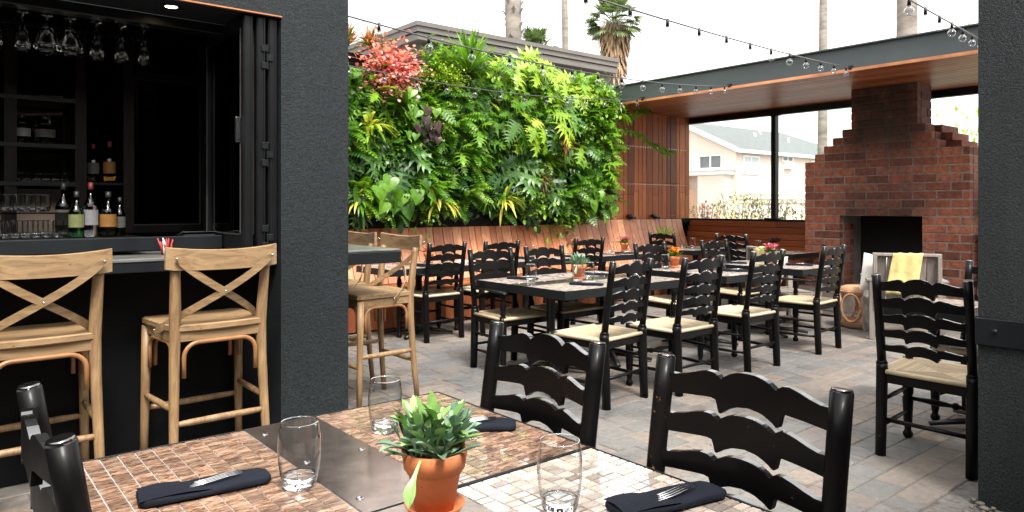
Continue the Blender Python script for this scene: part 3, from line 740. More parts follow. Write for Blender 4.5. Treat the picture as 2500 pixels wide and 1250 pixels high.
for i in range(4): m.cbox((2.2, 6.93 + i * .107, .43), (10.0, 6.93 + i * .107 + .1, .46), .004, rs.random())
m.build('seat', 'cedar_horizontal', bn)
m = MB(); m.M = T7; x = 2.2
while x < 10: wd = .14; m.cbox((x + .002, 6.97, .02), (x + wd - .002, 6.99, .428), .003, rs.random()); x += wd
m.build('front_panel', 'cedar_vertical', bn)
m = MB(); m.M = T7; m.box((2.2, 7.665, 1.08), (10.3, 7.7, 1.16)); m.build('cap_rail', 'black_wall', bn)
tag(bn, 'long cedar bench with leaning slatted back below the plant wall', 'bench')
b2 = empty('window_bench', (10.1, 6, 0)); T8 = Matrix.Translation((-10.1, -6, 0))
m = MB(); m.M = T8; z = .47; 
while z < 1.1:
    y = 5.12
    while y < 7.65:
        L_ = rs.uniform(.7, 1.7); e = min(7.65, y + L_); dx = .22 * (z - .47) / .65
        m.cbox((10.08 + dx, y + .002, z + .002), (10.105 + dx, e, min(1.128, z + .092)), .003, rs.random()); y = e
    z += .094
m.build('backrest', 'cedar_horizontal', b2)
m = MB(); m.M = T8
for i in range(4): m.cbox((9.66 + i * .105, 5.12, .43), (9.66 + i * .105 + .1, 7.0, .46), .004, rs.random())
m.build('seat', 'cedar_horizontal', b2)
m = MB(); m.M = T8; m.cbox((9.7, 5.12, .02), (9.72, 6.95, .428), .003, .3); m.build('front_panel', 'cedar_horizontal', b2)
tag(b2, 'reddish cedar bench with horizontal boards under the pavilion window', 'bench')
for px_ in (8.75, 9.35):
    m = MB(); m.cbox((-.05, -.04, 0), (.05, .04, .03), .004); m.M = Matrix.Rotation(R(-50), 4, 'X'); m.cbox((-.045, -.02, .02), (.045, .03, .1), .01)
    tag(m.build('uplight', 'frame_metal', loc=(px_, 7.62, 1.168)), 'small black spotlight on the bench back, ' + ('left' if px_ < 9 else 'right') + ' one below the boards', 'spotlight', 'spotlights on the bench back')

# ================================================================== CHAIRS (ladder back, rush seat)
TOPC = [(0, .024), (.1, .023), (.2, .018), (.28, .010), (.325, .001), (.345, .002), (.37, .008), (.42, .014), (.5, .0155), (.62, .010), (.75, .002), (.88, -.003), (1, -.001)]
BOTC = [(0, -.050), (.15, -.054), (.28, -.066), (.335, -.075), (.365, -.074), (.382, -.058), (.40, -.046), (.46, -.043), (.6, -.044), (1, -.048)]
def interp(C_, a):
    for (x0, y0), (x1, y1) in zip(C_, C_[1:]):
        if a <= x1: return y0 + (y1 - y0) * (a - x0) / (x1 - x0)
    return C_[-1][1]
US = sorted(set([s_ * a for a in [i / 24 for i in range(25)] + [.29, .335, .36, .382, .4] for s_ in (-1, 1)]))
BACKLEAN = .075
def back_y(z): # rear post centre line (local y)
    return -.205 - BACKLEAN * max(0, (z - .47) / .53) ** 1.15 - .02 * max(0, (.47 - z) / .47)
def chair(arms):
    o = empty('ladder_back_chair')
    hw = .222
    for sx in (-1, 1):
        m = MB()
        # square lower post with chamfered shoulder
        m.tube([(sx * hw, back_y(0), 0), (sx * hw, back_y(.25), .25), (sx * hw, back_y(.47), .47), (sx * hw, back_y(.5), .505)], [.03, .032, .034, .032], 8, flat=.95)
        m.tube([(sx * hw, back_y(.5), .505), (sx * hw, back_y(.52), .525)], [.032, .023], 8)
        m.tube([(sx * hw, back_y(z), z) for z in (.52, .65, .8, .9, .992)], [.0235, .0235, .023, .0235, .0235], 12)
        m.tube([(sx * hw, back_y(.992), .992), (sx * hw, back_y(1.0), 1.0)], [.0235, .02], 12, mi=1)
        m.build('rear_leg', ['black_paint', 'black_polish'], o)
    for i, z0 in enumerate((.962, .868, .778, .695, .612)):
        sc = (1.06, 1, .9, .8, .72)[i]; m = MB(); F = []; Bk = []; th = .009
        zc = z0
        n = len(US); vt = []
        for u in US:
            zt = zc + interp(TOPC, abs(u)) * sc; zb = zc + interp(BOTC, abs(u)) * sc
            yb = back_y(zc - .02) - .030 * (1 - u * u); x = u * (hw - .012)
            vt += [(x, yb - th, zt), (x, yb + th, zt), (x, yb + th, zb), (x, yb - th, zb)]
        fs = []
        for k in range(n - 1):
            a = k * 4; b = a + 4
            fs += [(a + 1, a + 2, b + 2, b + 1), (a + 2, a + 3, b + 3, b + 2), (a + 3, a, b, b + 3)]
        m.add(vt, fs); m.add(vt, [(k * 4, k * 4 + 1, k * 4 + 5, k * 4 + 4) for k in range(n - 1)], .5, False, 1); m.build('slat', ['black_paint', 'black_polish'], o)
    # front legs, turned
    FW = .255
    for sx in (-1, 1):
        m = MB(); top = .66 if arms else .475
        pr = [(.018, 0), (.027, .012), (.029, .025), (.021, .04), (.017, .05), (.023, .075), (.026, .15), (.03, .22), (.03, .235), (.024, .25), (.03, .265), (.031, .4), (.031, .455), (.027, .475)]
        if arms: pr += [(.018, .49), (.027, .505), (.018, .52), (.02, .53), (.029, .565), (.024, .6), (.015, .625), (.022, .635), (.018, .66)]
        m.lathe(pr, (sx * FW, .215, 0), 14); m.build('front_leg', 'black_paint', o)
        if arms:
            m = MB(); m.tube([(sx * hw, back_y(.66) + .01, .672), (sx * (hw + .012), -.05, .678), (sx * (FW + .004), .12, .678), (sx * (FW + .006), .245, .672), (sx * (FW + .006), .268, .664)], [.02, .022, .027, .03, .02], 10, flat=.42); m.build('armrest', 'black_paint', o)
    m = MB()
    zr = .425
    for (a, b) in (((-hw, -.205, zr), (hw, -.205, zr)), ((-FW, .215, zr), (FW, .215, zr)), ((-hw, -.205, zr), (-FW, .215, zr)), ((hw, -.205, zr), (FW, .215, zr))):
        m.beam(a, b, .026, .05, c=.006)
    m.build('seat_frame', 'black_paint', o)
    # rush seat : four woven triangles of strands
    m = MB(); N_ = 38; c0 = Vector((0, .01, .462))
    cor = [Vector((-hw - .012, -.215, .468)), Vector((hw + .012, -.215, .468)), Vector((FW + .012, .235, .468)), Vector((-FW - .012, .235, .468))]
    rs = random.Random(9)
    for q in range(4):
        A, B_ = cor[q], cor[(q + 1) % 4]
        for k in range(N_):
            t0, t1 = k / N_, (k + .93) / N_
            def lp(P_, t): 
                v = P_.lerp(c0, t); v.z = .468 - .012 * math.sin(t * PI / 2) + .0; return v
            a0, b0, a1, b1 = lp(A, t0), lp(B_, t0), lp(A, t1), lp(B_, t1)
            am, bm2 = (a0 + a1) / 2, (b0 + b1) / 2; am.z += .0035; bm2.z += .0035
            rr = rs.uniform(.2, 1) * (.75 if q in (0, 2) else 1)
            m.add([a0, b0, bm2, am], [(0, 1, 2, 3)], rr, True); m.add([am, bm2, b1, a1], [(0, 1, 2, 3)], rr, True)
        if True: # rolled edge over the rail
            m.tube([A + Vector((0, 0, -.006)), B_ + Vector((0, 0, -.006))], .013, 8, .55)
    m.build('rush_seat', 'rush', o)
    for sx in (-1, 1):
        for z in (.16, .3):
            m = MB(); m.tube([(sx * hw, back_y(z), z), (sx * (hw + FW) / 2, 0, z), (sx * FW, .215, z)], [.009, .013, .009], 8); m.build('stretcher', 'black_paint', o)
    m = MB(); L_ = FW
    xs = [-L_, -.17, -.1, -.05, -.02, -.008, .008, .02, .05, .1, .17, L_]; ra = [.01, .013, .019, .014, .011, .021, .021, .011, .014, .019, .013, .01]
    m.tube([(x, .215, .235) for x in xs], ra, 10); m.build('stretcher', 'black_paint', o)
    m = MB(); m.tube([(-hw, back_y(.2), .2), (hw, back_y(.2), .2)], .012, 8); m.build('stretcher', 'black_paint', o)
    return o
CH_ = {False: Kind(chair(False)), True: Kind(chair(True))}
# top of back at (xc,yc); facing angle a (0 = +Y, -90 = +X, 90 = -X, 180 = -Y)
def put_chair(xc, yc, deg, arms, label, group):
    a = R(deg); f = Vector((-math.sin(a), math.cos(a))); off = -back_y(1.0)
    CH_[arms].put((xc + f.x * off, yc + f.y * off, 0), a, label, 'chair', group)
GF = 'ladder back chairs at the front table'; GM = 'ladder back chairs along the middle row of tables'; GB = 'ladder back chairs at the bench tables'; GR = 'ladder back chairs at the table by the right pillar'
put_chair(.17, 1.565, -90, False, 'black ladder back chair at the bottom left corner, cut off by the frame', GF)
put_chair(1.425, 1.585, 90, False, 'black ladder back chair behind the folded napkin on the front table', GF)
put_chair(1.44, .92, 90, False, 'largest black ladder back chair, nearest in the foreground with its rails fully in view', GF)
put_chair(4.02, 1.54, -90, False, 'black ladder back chair with rush seat standing alone beside the right stucco pillar', GR)
put_chair(5.5, 1.57, 90, True, 'black chair half hidden by the right pillar, facing back to the camera', GR)
put_chair(3.78, 3.29, 6, False, 'black ladder back chair nearest to us at the middle row, turned slightly', GM)
put_chair(4.43, 3.17, 0, False, 'second black ladder back chair from the left on our side of the middle row', GM)
put_chair(5.45, 3.26, 0, False, 'third black ladder back chair on our side of the middle row', GM)
put_chair(6.62, 3.28, 4, True, 'black armchair at the right end of the middle row, in front of the fireplace corner', GM)
put_chair(3.84, 4.97, 180, True, 'black armchair facing us at the left end of the middle table', GM)
put_chair(4.47, 4.97, 180, True, 'black armchair facing us behind the succulent pot on the middle table', GM)
put_chair(5.66, 4.7, 180, True, 'black chair facing us behind the second table of the middle row', GM)
put_chair(6.72, 4.68, 180, True, 'black chair facing us beside the orange flowers', GM)
put_chair(4.12, 6.04, 3, True, 'black ladder back chair with rush seat next to the wooden bar stools', GB)
put_chair(4.80, 6.0, 0, True, 'black chair at the bench table behind the left end of the middle row', GB)
put_chair(6.03, 5.9, 0, False, 'black chair at the bench in front of the pink flower pots', GB)
put_chair(8.08, 6.5, -93, False, 'farthest black chair, at the corner table left of the grassy pot', GB)
put_chair(8.25, 5.48, -90, False, 'black chair in front of the window bench, right of the corner table', GB)

# ================================================================== CROSS-BACK STOOLS
def stool():
    o = empty('bar_stool'); hw = .215; SH = .775
    def by(z): return -.2 - .055 * max(0, (z - .72) / .45) ** 1.3 - .05 * max(0, (.7 - z) / .7) ** 1.4
    def bx(z): return hw + .02 * max(0, (.7 - z) / .7) + .01 * max(0, (z - .8) / .3)
    for sx in (-1, 1):
        m = MB(); zs = [0, .2, .4, .6, .75, .85, .95, 1.05, 1.08]
        m.tube([(sx * bx(z), by(z), z) for z in zs], [.02, .022, .024, .026, .028, .028, .026, .024, .022], 12, flat=.9); m.build('rear_leg', 'oak_post', o)
        m = MB(); m.tube([(sx * (hw + .025 + .012 * (1 - z / SH)), .19 + .02 * (1 - z / SH), z) for z in (0, .25, .5, .74)], [.02, .022, .024, .026], 12, flat=.9); m.build('front_leg', 'oak_post', o)
    # top rail : curved plank
    m = MB(); n = 16; vt = []; fs = []
    for i in range(n + 1):
        u = -1 + 2 * i / n; x = u * .275; y = by(1.1) - .02 - .045 * (1 - u * u) + .012; th = .011
        zt = 1.155 + .018 * u * u; zb = 1.055 + .006 * u * u - (.0 if abs(u) < .99 else -.004)
        vt += [(x, y - th, zt - .004), (x, y, zt), (x, y + th, zt - .004), (x, y + th, zb), (x, y - th, zb)]
    for k in range(n):
        a = k * 5; b = a + 5
        for j in range(5): fs.append((a + j, a + (j + 1) % 5, b + (j + 1) % 5, b + j))
    fs += [(0, 1, 2, 3, 4), tuple(n * 5 + j for j in (4, 3, 2, 1, 0))]
    m.add(vt, fs, .5, False); m.build('top_rail', 'oak_wood', o)
    # seat
    m = MB(); pts = []
    for (x, y) in ((-.235, -.2), (-.21, -.225), (-.1, -.235), (0, -.238), (.1, -.235), (.21, -.225), (.235, -.2), (.262, .2), (.25, .222), (0, .23), (-.25, .222), (-.262, .2)): pts.append((x, y))
    k = len(pts); top = [(x, y, SH + .003) for x, y in pts]; t2 = [(x * .97, y * .97, SH + .008) for x, y in pts]; t3 = [(x * .6, y * .6, SH) for x, y in pts]; bot = [(x, y, SH - .02) for x, y in pts]; b2_ = [(x * .97, y * .97, SH - .026) for x, y in pts]
    rings = [b2_, bot, top, t2, t3]; vt = sum(rings, []); fs = []
    for rI in range(4):
        for j in range(k): fs.append((rI * k + j, rI * k + (j + 1) % k, (rI + 1) * k + (j + 1) % k, (rI + 1) * k + j))
    fs += [tuple(range(k))[::-1], tuple(4 * k + j for j in range(k))]; m.add(vt, fs); m.build('seat', 'oak_wood', o)
    m = MB(); za, zb = .7, .748; fx = .235
    m.beam((-hw, -.205, .724), (hw, -.205, .724), .02, .05); m.beam((-fx, .195, .724), (fx, .195, .724), .02, .05)
    for sx in (-1, 1): m.beam((sx * (hw + .004), -.2, .7235), (sx * fx, .19, .7235), .02, .05)
    m.build('apron', 'oak_wood', o)
    # crossed back straps
    for s_ in (-1, 1):
        m = MB(); n = 14; A = []; Bv = []; C2 = []; D = []
        p0 = Vector((s_ * .235, by(1.1) - .052, 1.125)); p3 = Vector((-s_ * .262, -.04, .735)); p1 = Vector((s_ * .12, by(.95) - .075, .98)); p2 = Vector((-s_ * .2, -.27, .86))
        for i in range(n + 1):
            t = i / n; p = p0 * (1 - t) ** 3 + p1 * 3 * t * (1 - t) ** 2 + p2 * 3 * t * t * (1 - t) + p3 * t ** 3
            d = (-3 * p0 * (1 - t) ** 2 + p1 * (3 * (1 - t) ** 2 - 6 * t * (1 - t)) + p2 * (6 * t * (1 - t) - 3 * t * t) + p3 * 3 * t * t).normalized()
            nrm = Vector((-s_ * .9 * max(0, t - .55) / .45, -1, 0)).normalized(); side = d.cross(nrm).normalized(); nrm = side.cross(d).normalized()
            wv = .0175 if 0 < i < n else .012; off = nrm * (.004 if s_ > 0 else -.004)
            A.append(p + side * wv + off + nrm * .003); Bv.append(p - side * wv + off + nrm * .003); C2.append(p + side * wv + off - nrm * .003); D.append(p - side * wv + off - nrm * .003)
        m.strip(A, Bv, sm=False); m.strip(D, C2, sm=False); m.strip(C2, A, sm=False); m.strip(Bv, D, sm=False)
        m.build('cross_strap', 'oak_wood', o)
        for q in (p0 + Vector((0, -.008, -.008)), p3 + Vector((-s_ * .006, -.004, .012)), ):
            m = MB(); m.sphere(tuple(q), .006, 10); m.build('rivet', 'steel', o)
    m = MB(); m.sphere((0, by(.95) - .068, .945), .006, 10); m.build('rivet', 'steel', o)
    # bentwood braces under each apron
    def brace(p, q, z=.692, drop=.17):
        p = Vector(p); q = Vector(q); d = (q - p); L_ = d.length; d.normalize(); rad = .07; pts = [p + Vector((0, 0, z - drop))]
        for i in range(7):
            a = PI / 2 * i / 6; pts.append(p + d * (rad - rad * math.cos(a)) + Vector((0, 0, z - rad + rad * math.sin(a))))
        for i in range(7):
            a = PI / 2 * i / 6; pts.append(q - d * (rad - rad * math.sin(a)) + Vector((0, 0, z - rad + rad * math.cos(a))))
        pts.append(q + Vector((0, 0, z - drop))); m = MB(); m.tube(pts, .011, 8); m.build('bent_brace', 'bentwood', o)
    i_ = .037
    brace((-hw + i_, -.22, 0), (hw - i_, -.22, 0)); brace((-fx + i_, .195, 0), (fx - i_, .195, 0))
    brace((-hw - .003, -.17, 0), (-fx - .0, .155, 0)); brace((hw + .003, -.17, 0), (fx + .0, .155, 0))
    def rung(a, b, z): m = MB(); a = Vector((*a, z)); b = Vector((*b, z)); m.tube([a, a.lerp(b, .15), a.lerp(b, .5), a.lerp(b, .85), b], [.012, .0155, .017, .0155, .012], 10); m.build('foot_rung', 'oak_post', o)
    rung((-bx(.3), by(.3)), (bx(.3), by(.3)), .3); rung((-.245, .2), (.245, .2), .3)
    for sx in (-1, 1): rung((sx * bx(.38), by(.38)), (sx * .245, .2), .37)
    return o
ST = Kind(stool()); GS = 'cross back wooden bar stools'
ST.put((1.165, 3.98, 0), R(2), 'cross back oak bar stool at the bar, beside the stucco pillar, seen whole from behind', 'bar stool', GS)
ST.put((.40, 4.02, 0), R(2), 'cross back oak bar stool at the left edge, cut off by the frame', 'bar stool', GS)
ST.put((2.42, 4.52, 0), R(90), 'cross back oak bar stool at the end of the high counter, nearer of the two', 'bar stool', GS)
ST.put((2.44, 5.2, 0), R(90), 'cross back oak bar stool at the high counter, behind the nearer one', 'bar stool', GS)

# ================================================================== TABLES
def table_parts(o, tile='stone_tile', grout='grout', tyy=.0181, gap=.0008):
    LX, LY = 1.1, .72
    m = MB(); e = .007; zt = .735
    m.box((-LX / 2 + .003, -LY / 2 + .003, zt - .02), (LX / 2 - .003, LY / 2 - .003, zt)); m.build('grout_bed', grout, o)
    rs = random.Random(31); tx, ty = .0393, tyy; sw = .105
    for side in (-1, 1):
        m = MB(); x0 = -LX / 2 + .006 if side < 0 else sw + .002; x1 = -sw - .002 if side < 0 else LX / 2 - .006
        nx = round((x1 - x0) / tx); dx = (x1 - x0) / nx; ny = round((LY - .012) / ty); dy = (LY - .012) / ny
        for i in range(nx):
            for j in range(ny):
                a = x0 + i * dx + .0003 + gap; b = x0 + (i + 1) * dx - .0003 - gap; c = -LY / 2 + .006 + j * dy + gap; d = c + dy - 2 * gap - .001
                h = zt + .0035 + rs.uniform(-.0002, .0002); q = .0008; rr = rs.random(); s1, s2 = rs.uniform(-.00012, .00012), rs.uniform(-.00012, .00012)
                m.add([(a, c, zt), (b, c, zt), (b, d, zt), (a, d, zt), (a + q, c + q, h - s1 - s2), (b - q, c + q, h + s1 - s2), (b - q, d - q, h + s1 + s2), (a + q, d - q, h - s1 + s2)],
                      [(4, 5, 6, 7), (0, 1, 5, 4), (1, 2, 6, 5), (2, 3, 7, 6), (3, 0, 4, 7)], rr)
        m.build('tile_mosaic', tile, o)
    m = MB(); m.cbox((-sw, -LY / 2 + .001, zt), (sw, LY / 2 - .001, zt + .0042), .0008); st = m.build('metal_strip', 'patina_steel', o)
    for x in (-.075, .075):
        for y in (-.28, 0, .28):
            m = MB(); m.lathe([(.009, 0), (.009, .0012), (.006, .0014), (.0045, .0004), (.0005, .0004)], (x, y, zt + .0042), 14); m.build('screw', 'steel', st)
    m = MB(); t = .004
    m.cbox((-LX / 2, -LY / 2, .672), (LX / 2, -LY / 2 + t, .7395), .001); m.cbox((-LX / 2, LY / 2 - t, .672), (LX / 2, LY / 2, .7395), .001)
    m.cbox((-LX / 2, -LY / 2 + t, .672), (-LX / 2 + t, LY / 2 - t, .7395), .001); m.cbox((LX / 2 - t, -LY / 2 + t, .672), (LX / 2, LY / 2 - t, .7395), .001)
    m.box((-LX / 2 + .01, -LY / 2 + .01, .68), (LX / 2 - .01, LY / 2 - .01, .71)); m.build('edge_frame', 'dark_metal', o)
    m = MB(); m.lathe([(.06, .03), (.045, .06), (.036, .09), (.036, .6), (.06, .66), (.14, .668), (.14, .679)], n=20); m.build('pedestal', 'frame_metal', o)
    for a in (45, 135, 225, 315):
        m = MB(); d = Vector((math.cos(R(a)) * 1.15, math.sin(R(a)) * .85, 0)); m.tube([d * .02 + Vector((0, 0, .06)), d * .2 + Vector((0, 0, .048)), d * .36 + Vector((0, 0, .022))], [.035, .03, .022], 8, flat=.6); m.build('base_foot', 'frame_metal', o)
    return o
TB = Kind(table_parts(empty('mosaic_table'))); TP = Kind(table_parts(empty('mosaic_table'), 'sky_lit_stone_tile', 'grey_grout', .0262, .0014)); GT = 'stone mosaic tables'
TB.put((.805, 1.685, 0), 0, 'brown mosaic table in the foreground with the pot and glasses, farther half with visible corner', 'table', GT)
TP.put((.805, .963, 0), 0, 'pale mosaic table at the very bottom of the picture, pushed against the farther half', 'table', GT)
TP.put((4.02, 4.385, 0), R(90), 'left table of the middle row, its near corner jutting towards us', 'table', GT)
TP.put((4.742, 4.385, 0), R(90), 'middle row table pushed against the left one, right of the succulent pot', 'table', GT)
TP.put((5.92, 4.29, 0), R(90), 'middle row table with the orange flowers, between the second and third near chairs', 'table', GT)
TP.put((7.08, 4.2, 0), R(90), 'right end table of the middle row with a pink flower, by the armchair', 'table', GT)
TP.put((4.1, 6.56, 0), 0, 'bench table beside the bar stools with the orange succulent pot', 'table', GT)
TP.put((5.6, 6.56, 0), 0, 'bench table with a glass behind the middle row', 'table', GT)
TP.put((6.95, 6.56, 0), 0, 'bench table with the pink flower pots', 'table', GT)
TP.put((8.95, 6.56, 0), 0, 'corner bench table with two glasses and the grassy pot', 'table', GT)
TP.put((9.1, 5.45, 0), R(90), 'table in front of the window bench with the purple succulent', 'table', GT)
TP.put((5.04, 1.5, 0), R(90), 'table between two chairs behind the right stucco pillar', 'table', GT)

# ================================================================== TABLE ITEMS
TZ = .7396
GG = 'clear tumblers on the tables'
for (x, y, lab) in [(.655, 1.55, 'clear tumbler on the dark metal strip of the front table, left of the succulent pot'),
                    (1.0, 1.775, 'clear tumbler behind the large succulent on the front table'),
                    (1.02, 1.085, 'clear tumbler at the bottom edge of the picture, right of the terracotta pot'),
                    (3.92, 4.52, 'tumbler left of the small pot on the middle table'), (4.15, 4.2, 'tumbler in front of the small pot on the middle table'),
                    (4.45, 4.36, 'tumbler right of the small pot on the middle table'), (4.95, 4.25, 'tumbler seen through the chair rails on the middle table'),
                    (6.0, 4.1, 'tumbler below the orange flowers in the middle row'), (5.72, 4.55, 'tumbler between the two nearer chairs of the middle row'),
                    (7.05, 4.1, 'tumbler beside the pink flower on the right end table'), (5.85, 6.7, 'tumbler on the bench table behind the middle row'),
                    (7.25, 6.7, 'tumbler on the bench table between the two pink flower pots'), (8.9, 6.75, 'left tumbler of the pair on the corner bench table'),
                    (9.05, 6.68, 'right tumbler of the pair on the corner bench table'), (9.1, 5.6, 'tumbler beside the purple succulent by the window bench'), (7.7, 6.75, 'tumbler right of the second pink flower pot'),
                    (5.2, 1.6, 'tumbler on the table behind the right pillar')]:
    tum.put((x, y, TZ), random.random() * 6, lab, 'tumbler', GG)
def napkin(L_=.27, W_=.088, H_=.017, sil=True):
    o = empty('napkin_roll'); m = MB(); n = 18; k = 18; vt = []; fs = []
    rs = random.Random(6)
    for i in range(n + 1):
        t = i / n; x = (t - .5) * L_; end = 1 - .25 * max(0, abs(t - .5) * 2 - .93) / .07
        wv = W_ / 2 * (1 + .08 * math.sin(t * 5)) * end; hv = H_ / 2 * (1 + .12 * math.sin(t * 9 + 1)) * end
        for j in range(k):
            a = 2 * PI * j / k; ca, sa = math.cos(a), math.sin(a)
            px = wv * math.copysign(abs(ca) ** .38, ca); pz = hv * math.copysign(abs(sa) ** .55, sa) + H_ / 2 + .0008
            vt.append((x, px, pz + .0015 * math.sin(3 * a + t * 8) * (1 if sa > 0 else 0)))
    for i in range(n):
        for j in range(k): fs.append((i * k + j, i * k + (j + 1) % k, (i + 1) * k + (j + 1) % k, (i + 1) * k + j))
    fs += [tuple(range(k))[::-1], tuple(n * k + j for j in range(k))]
    m.add(vt, fs, .5, True); m.build('folded_cloth', 'navy_cloth', o)
    # overlapping flap lying diagonally over the roll
    m = MB(); z = H_ + .0035; Lp = []; Rp = []
    for i in range(9):
        t = i / 8; Lp.append((-L_ * .495 + t * L_ * .52, -W_ * .49, z - .004 + .004 * math.sin(t * PI))); Rp.append((-L_ * .495 + t * L_ * .3, W_ * .49, z - .004 + .004 * math.sin(t * PI)))
    mid = [((a[0] + b[0]) / 2, 0, z + .002) for a, b in zip(Lp, Rp)]
    m.strip(Lp, mid); m.strip(mid, Rp); m.build('cloth_flap', 'navy_cloth', o)
    if sil:
        m = MB(); zz = H_ + .004
        for j in range(4):
            yy = -.012 + j * .008; m.tube([(-.04, -.01 + yy * .9, zz - .001), (.0, -.006 + yy, zz + .0015), (.04, .002 + yy, zz + .004), (.078, .012 + yy, zz + .0028)], [.0022, .0024, .0024, .0014], 6, flat=.6)
        m.M = Matrix()
        m.build('fork', 'steel', o)
    return o
NP = Kind(napkin()); GN = 'navy napkin rolls with cutlery'
for (x, y, d, lab) in [(.485, 1.66, -8, 'dark navy napkin roll with fork tines showing, left on the front table'),
                       (1.2, 1.655, -38, 'navy napkin roll at the far right corner of the front table, behind the succulent'),
                       (1.22, .965, -14, 'navy napkin roll at the bottom right of the front table with silver cutlery'),
                       (4.1, 4.05, -60, 'navy napkin in front of the small pot on the middle table'), (4.0, 4.72, -60, 'navy napkin at the left end of the middle table'),
                       (4.75, 4.6, -60, 'navy napkin at the far side of the middle table'), (6.06, 3.99, -60, 'navy napkin near the third chair of the middle row'),
                       (7.2, 3.95, -60, 'navy napkin at the right end of the middle row'), (6.9, 4.55, -60, 'navy napkin behind the orange flowers'), (4.1, 6.45, -50, 'navy napkin on the bench table next to the bar stools'),
                       (5.6, 6.6, -50, 'navy napkin on the bench table behind the middle row'), (7.2, 6.4, -50, 'navy napkin between the pink flower pots'), (9.1, 6.4, -40, 'navy napkin on the corner bench table'),
                       (4.9, 5.0 - 3.1, 60, 'navy napkin on the table behind the right pillar')]:
    NP.put((x, y, TZ), R(d), lab, 'napkin', GN)

def pot_mesh(o, s=1):
    m = MB(); m.lathe([(.0005, .012), (.04 * s, .012), (.042 * s, .013), (.058 * s, .085 * s + .012), (.066 * s, .087 * s + .012), (.071 * s, .125 * s + .012), (.066 * s, .1255 * s + .012), (.06 * s, .09 * s), (.058 * s, .112 * s), (.0005, .114 * s)], n=40); m.build('pot', 'terracotta', o)
    m = MB(); m.lathe([(.0005, 0), (.052 * s, 0), (.066 * s, .022), (.062 * s, .0225), (.05 * s, .007), (.0005, .007)], n=40); m.build('saucer', 'terracotta', o)
    m = MB(); m.lathe([(.0615 * s, .118 * s), (.063 * s, .126 * s), (.0605 * s, .126 * s), (.058 * s, .118 * s), (.0005, .120 * s)], n=30); m.build('soil', 'soil', o)
def paddle_leaf(m, base, yaw, pitch, L_, W_, curl=.3, r=.5, mi=0, th=.0025):
    n = 8; Lp = []; Rp = []; Cp = []; D = []
    for i in range(n + 1):
        t = i / n
        wv = W_ * (.22 + .25 * t + .78 * math.exp(-((t - .72) / .2) ** 2)) * (1 - max(0, (t - .86) / .14) ** 1.6) + .0004
        p = pitch - curl * t * t; 
        if i == 0: x, z = 0, 0
        else: x += L_ / n * math.cos(p); z += L_ / n * math.sin(p)
        c = Vector((x, 0, z)); side = Vector((0, 1, 0)); up = Vector((-math.sin(p), 0, math.cos(p)))
        Cp.append(c); Lp.append(c + side * wv + up * wv * .45); Rp.append(c - side * wv + up * wv * .45); D.append(c - up * (th * (1 - t * .6)))
    keep = m.M; m.M = keep @ Matrix.Translation(base) @ Matrix.Rotation(yaw, 4, 'Z')
    m.strip(Lp, Cp, r, True, mi); m.strip(Cp, Rp, r, True, mi); m.strip(D, Lp, r * .7, True, mi); m.strip(Rp, D, r * .7, True, mi); m.M = keep
def succulent(seed, s=1, dens=1, mats=('leaf_succulent', 'leaf_grey'), big=1):
    o = empty('potted_succulent'); pot_mesh(o, s); rs = random.Random(seed); m = MB()
    CL = [(-.085, 0, .155), (-.062, .02, .19), (-.03, -.01, .165), (.0, .03, .185), (.035, 0, .165), (.068, .01, .18), (.03, -.045, .14), (-.045, -.045, .14), (.055, .045, .16), (-.03, .055, .165), (0, -.02, .15), (.015, .0, .2)]
    for (cu, cv, cz) in [(a_ * .66, b_ * .66, .125 + (c_ - .14) * .75) for a_, b_, c_ in CL]:      # rosettes on short stems
        c = Vector((cu * .7725 + cv * .635, -cu * .635 + cv * .7725, cz)) * s; a = math.atan2(c.y, c.x); rr = math.hypot(c.x, c.y)
        m.tube([(c.x * .35, c.y * .35, .11 * s), (c.x * .75, c.y * .75, c.z - .03 * s), tuple(c)], .0035 * s, 6, .8)
        lean = rr / .052 / s; mi = 1 if rs.random() < .35 else 0
        for q in range(rs.randint(9, 13)):
            ya = rs.uniform(0, 2 * PI) if lean < .5 else a + rs.gauss(0, 1.25)
            paddle_leaf(m, c + Vector((rs.uniform(-.008, .008), rs.uniform(-.008, .008), 0)), ya, rs.uniform(.25, 1.4), rs.uniform(.045, .078) * s * big, rs.uniform(.0055, .0095) * s * big, rs.uniform(-.2, .7), rs.random(), mi)
    for (a, L_, p) in ((2.0, .11, 1.35), (1.2, .115, 1.45), (.2, .11, .9), (3.6, .11, .7), (5.2, .10, .45), (4.3, .1, .8), (2.7, .1, .9)):
        paddle_leaf(m, Vector((.02 * math.cos(a) * s, .02 * math.sin(a) * s, .14 * s)), a, p, L_ * s, .010 * s, .1, rs.random(), 0)
    # one stem trailing over the rim
    a = R(213); rim = Vector((.068 * math.cos(a), .068 * math.sin(a), .135)) * s
    paddle_leaf(m, rim, a, -.6, .10 * s, .0115 * s, .8, .7, 0)
    m.build('foliage', list(mats), o); return o
sp = succulent(3, 1, 1.15, big=1.2); sp.scale = (.95, .95, .95)
sp.location = (.81, 1.235, TZ + .004); tag(sp, 'large bright green succulent in a terracotta pot in the foreground', 'potted plant', 'potted plants on the tables')
PK = Kind(succulent(8, .95, .7, ('leaf_grey', 'leaf_grey')))
PK.put((4.36, 4.4, TZ), 0, 'grey green succulent in a small terracotta pot on the middle table', 'potted plant', 'potted plants on the tables')
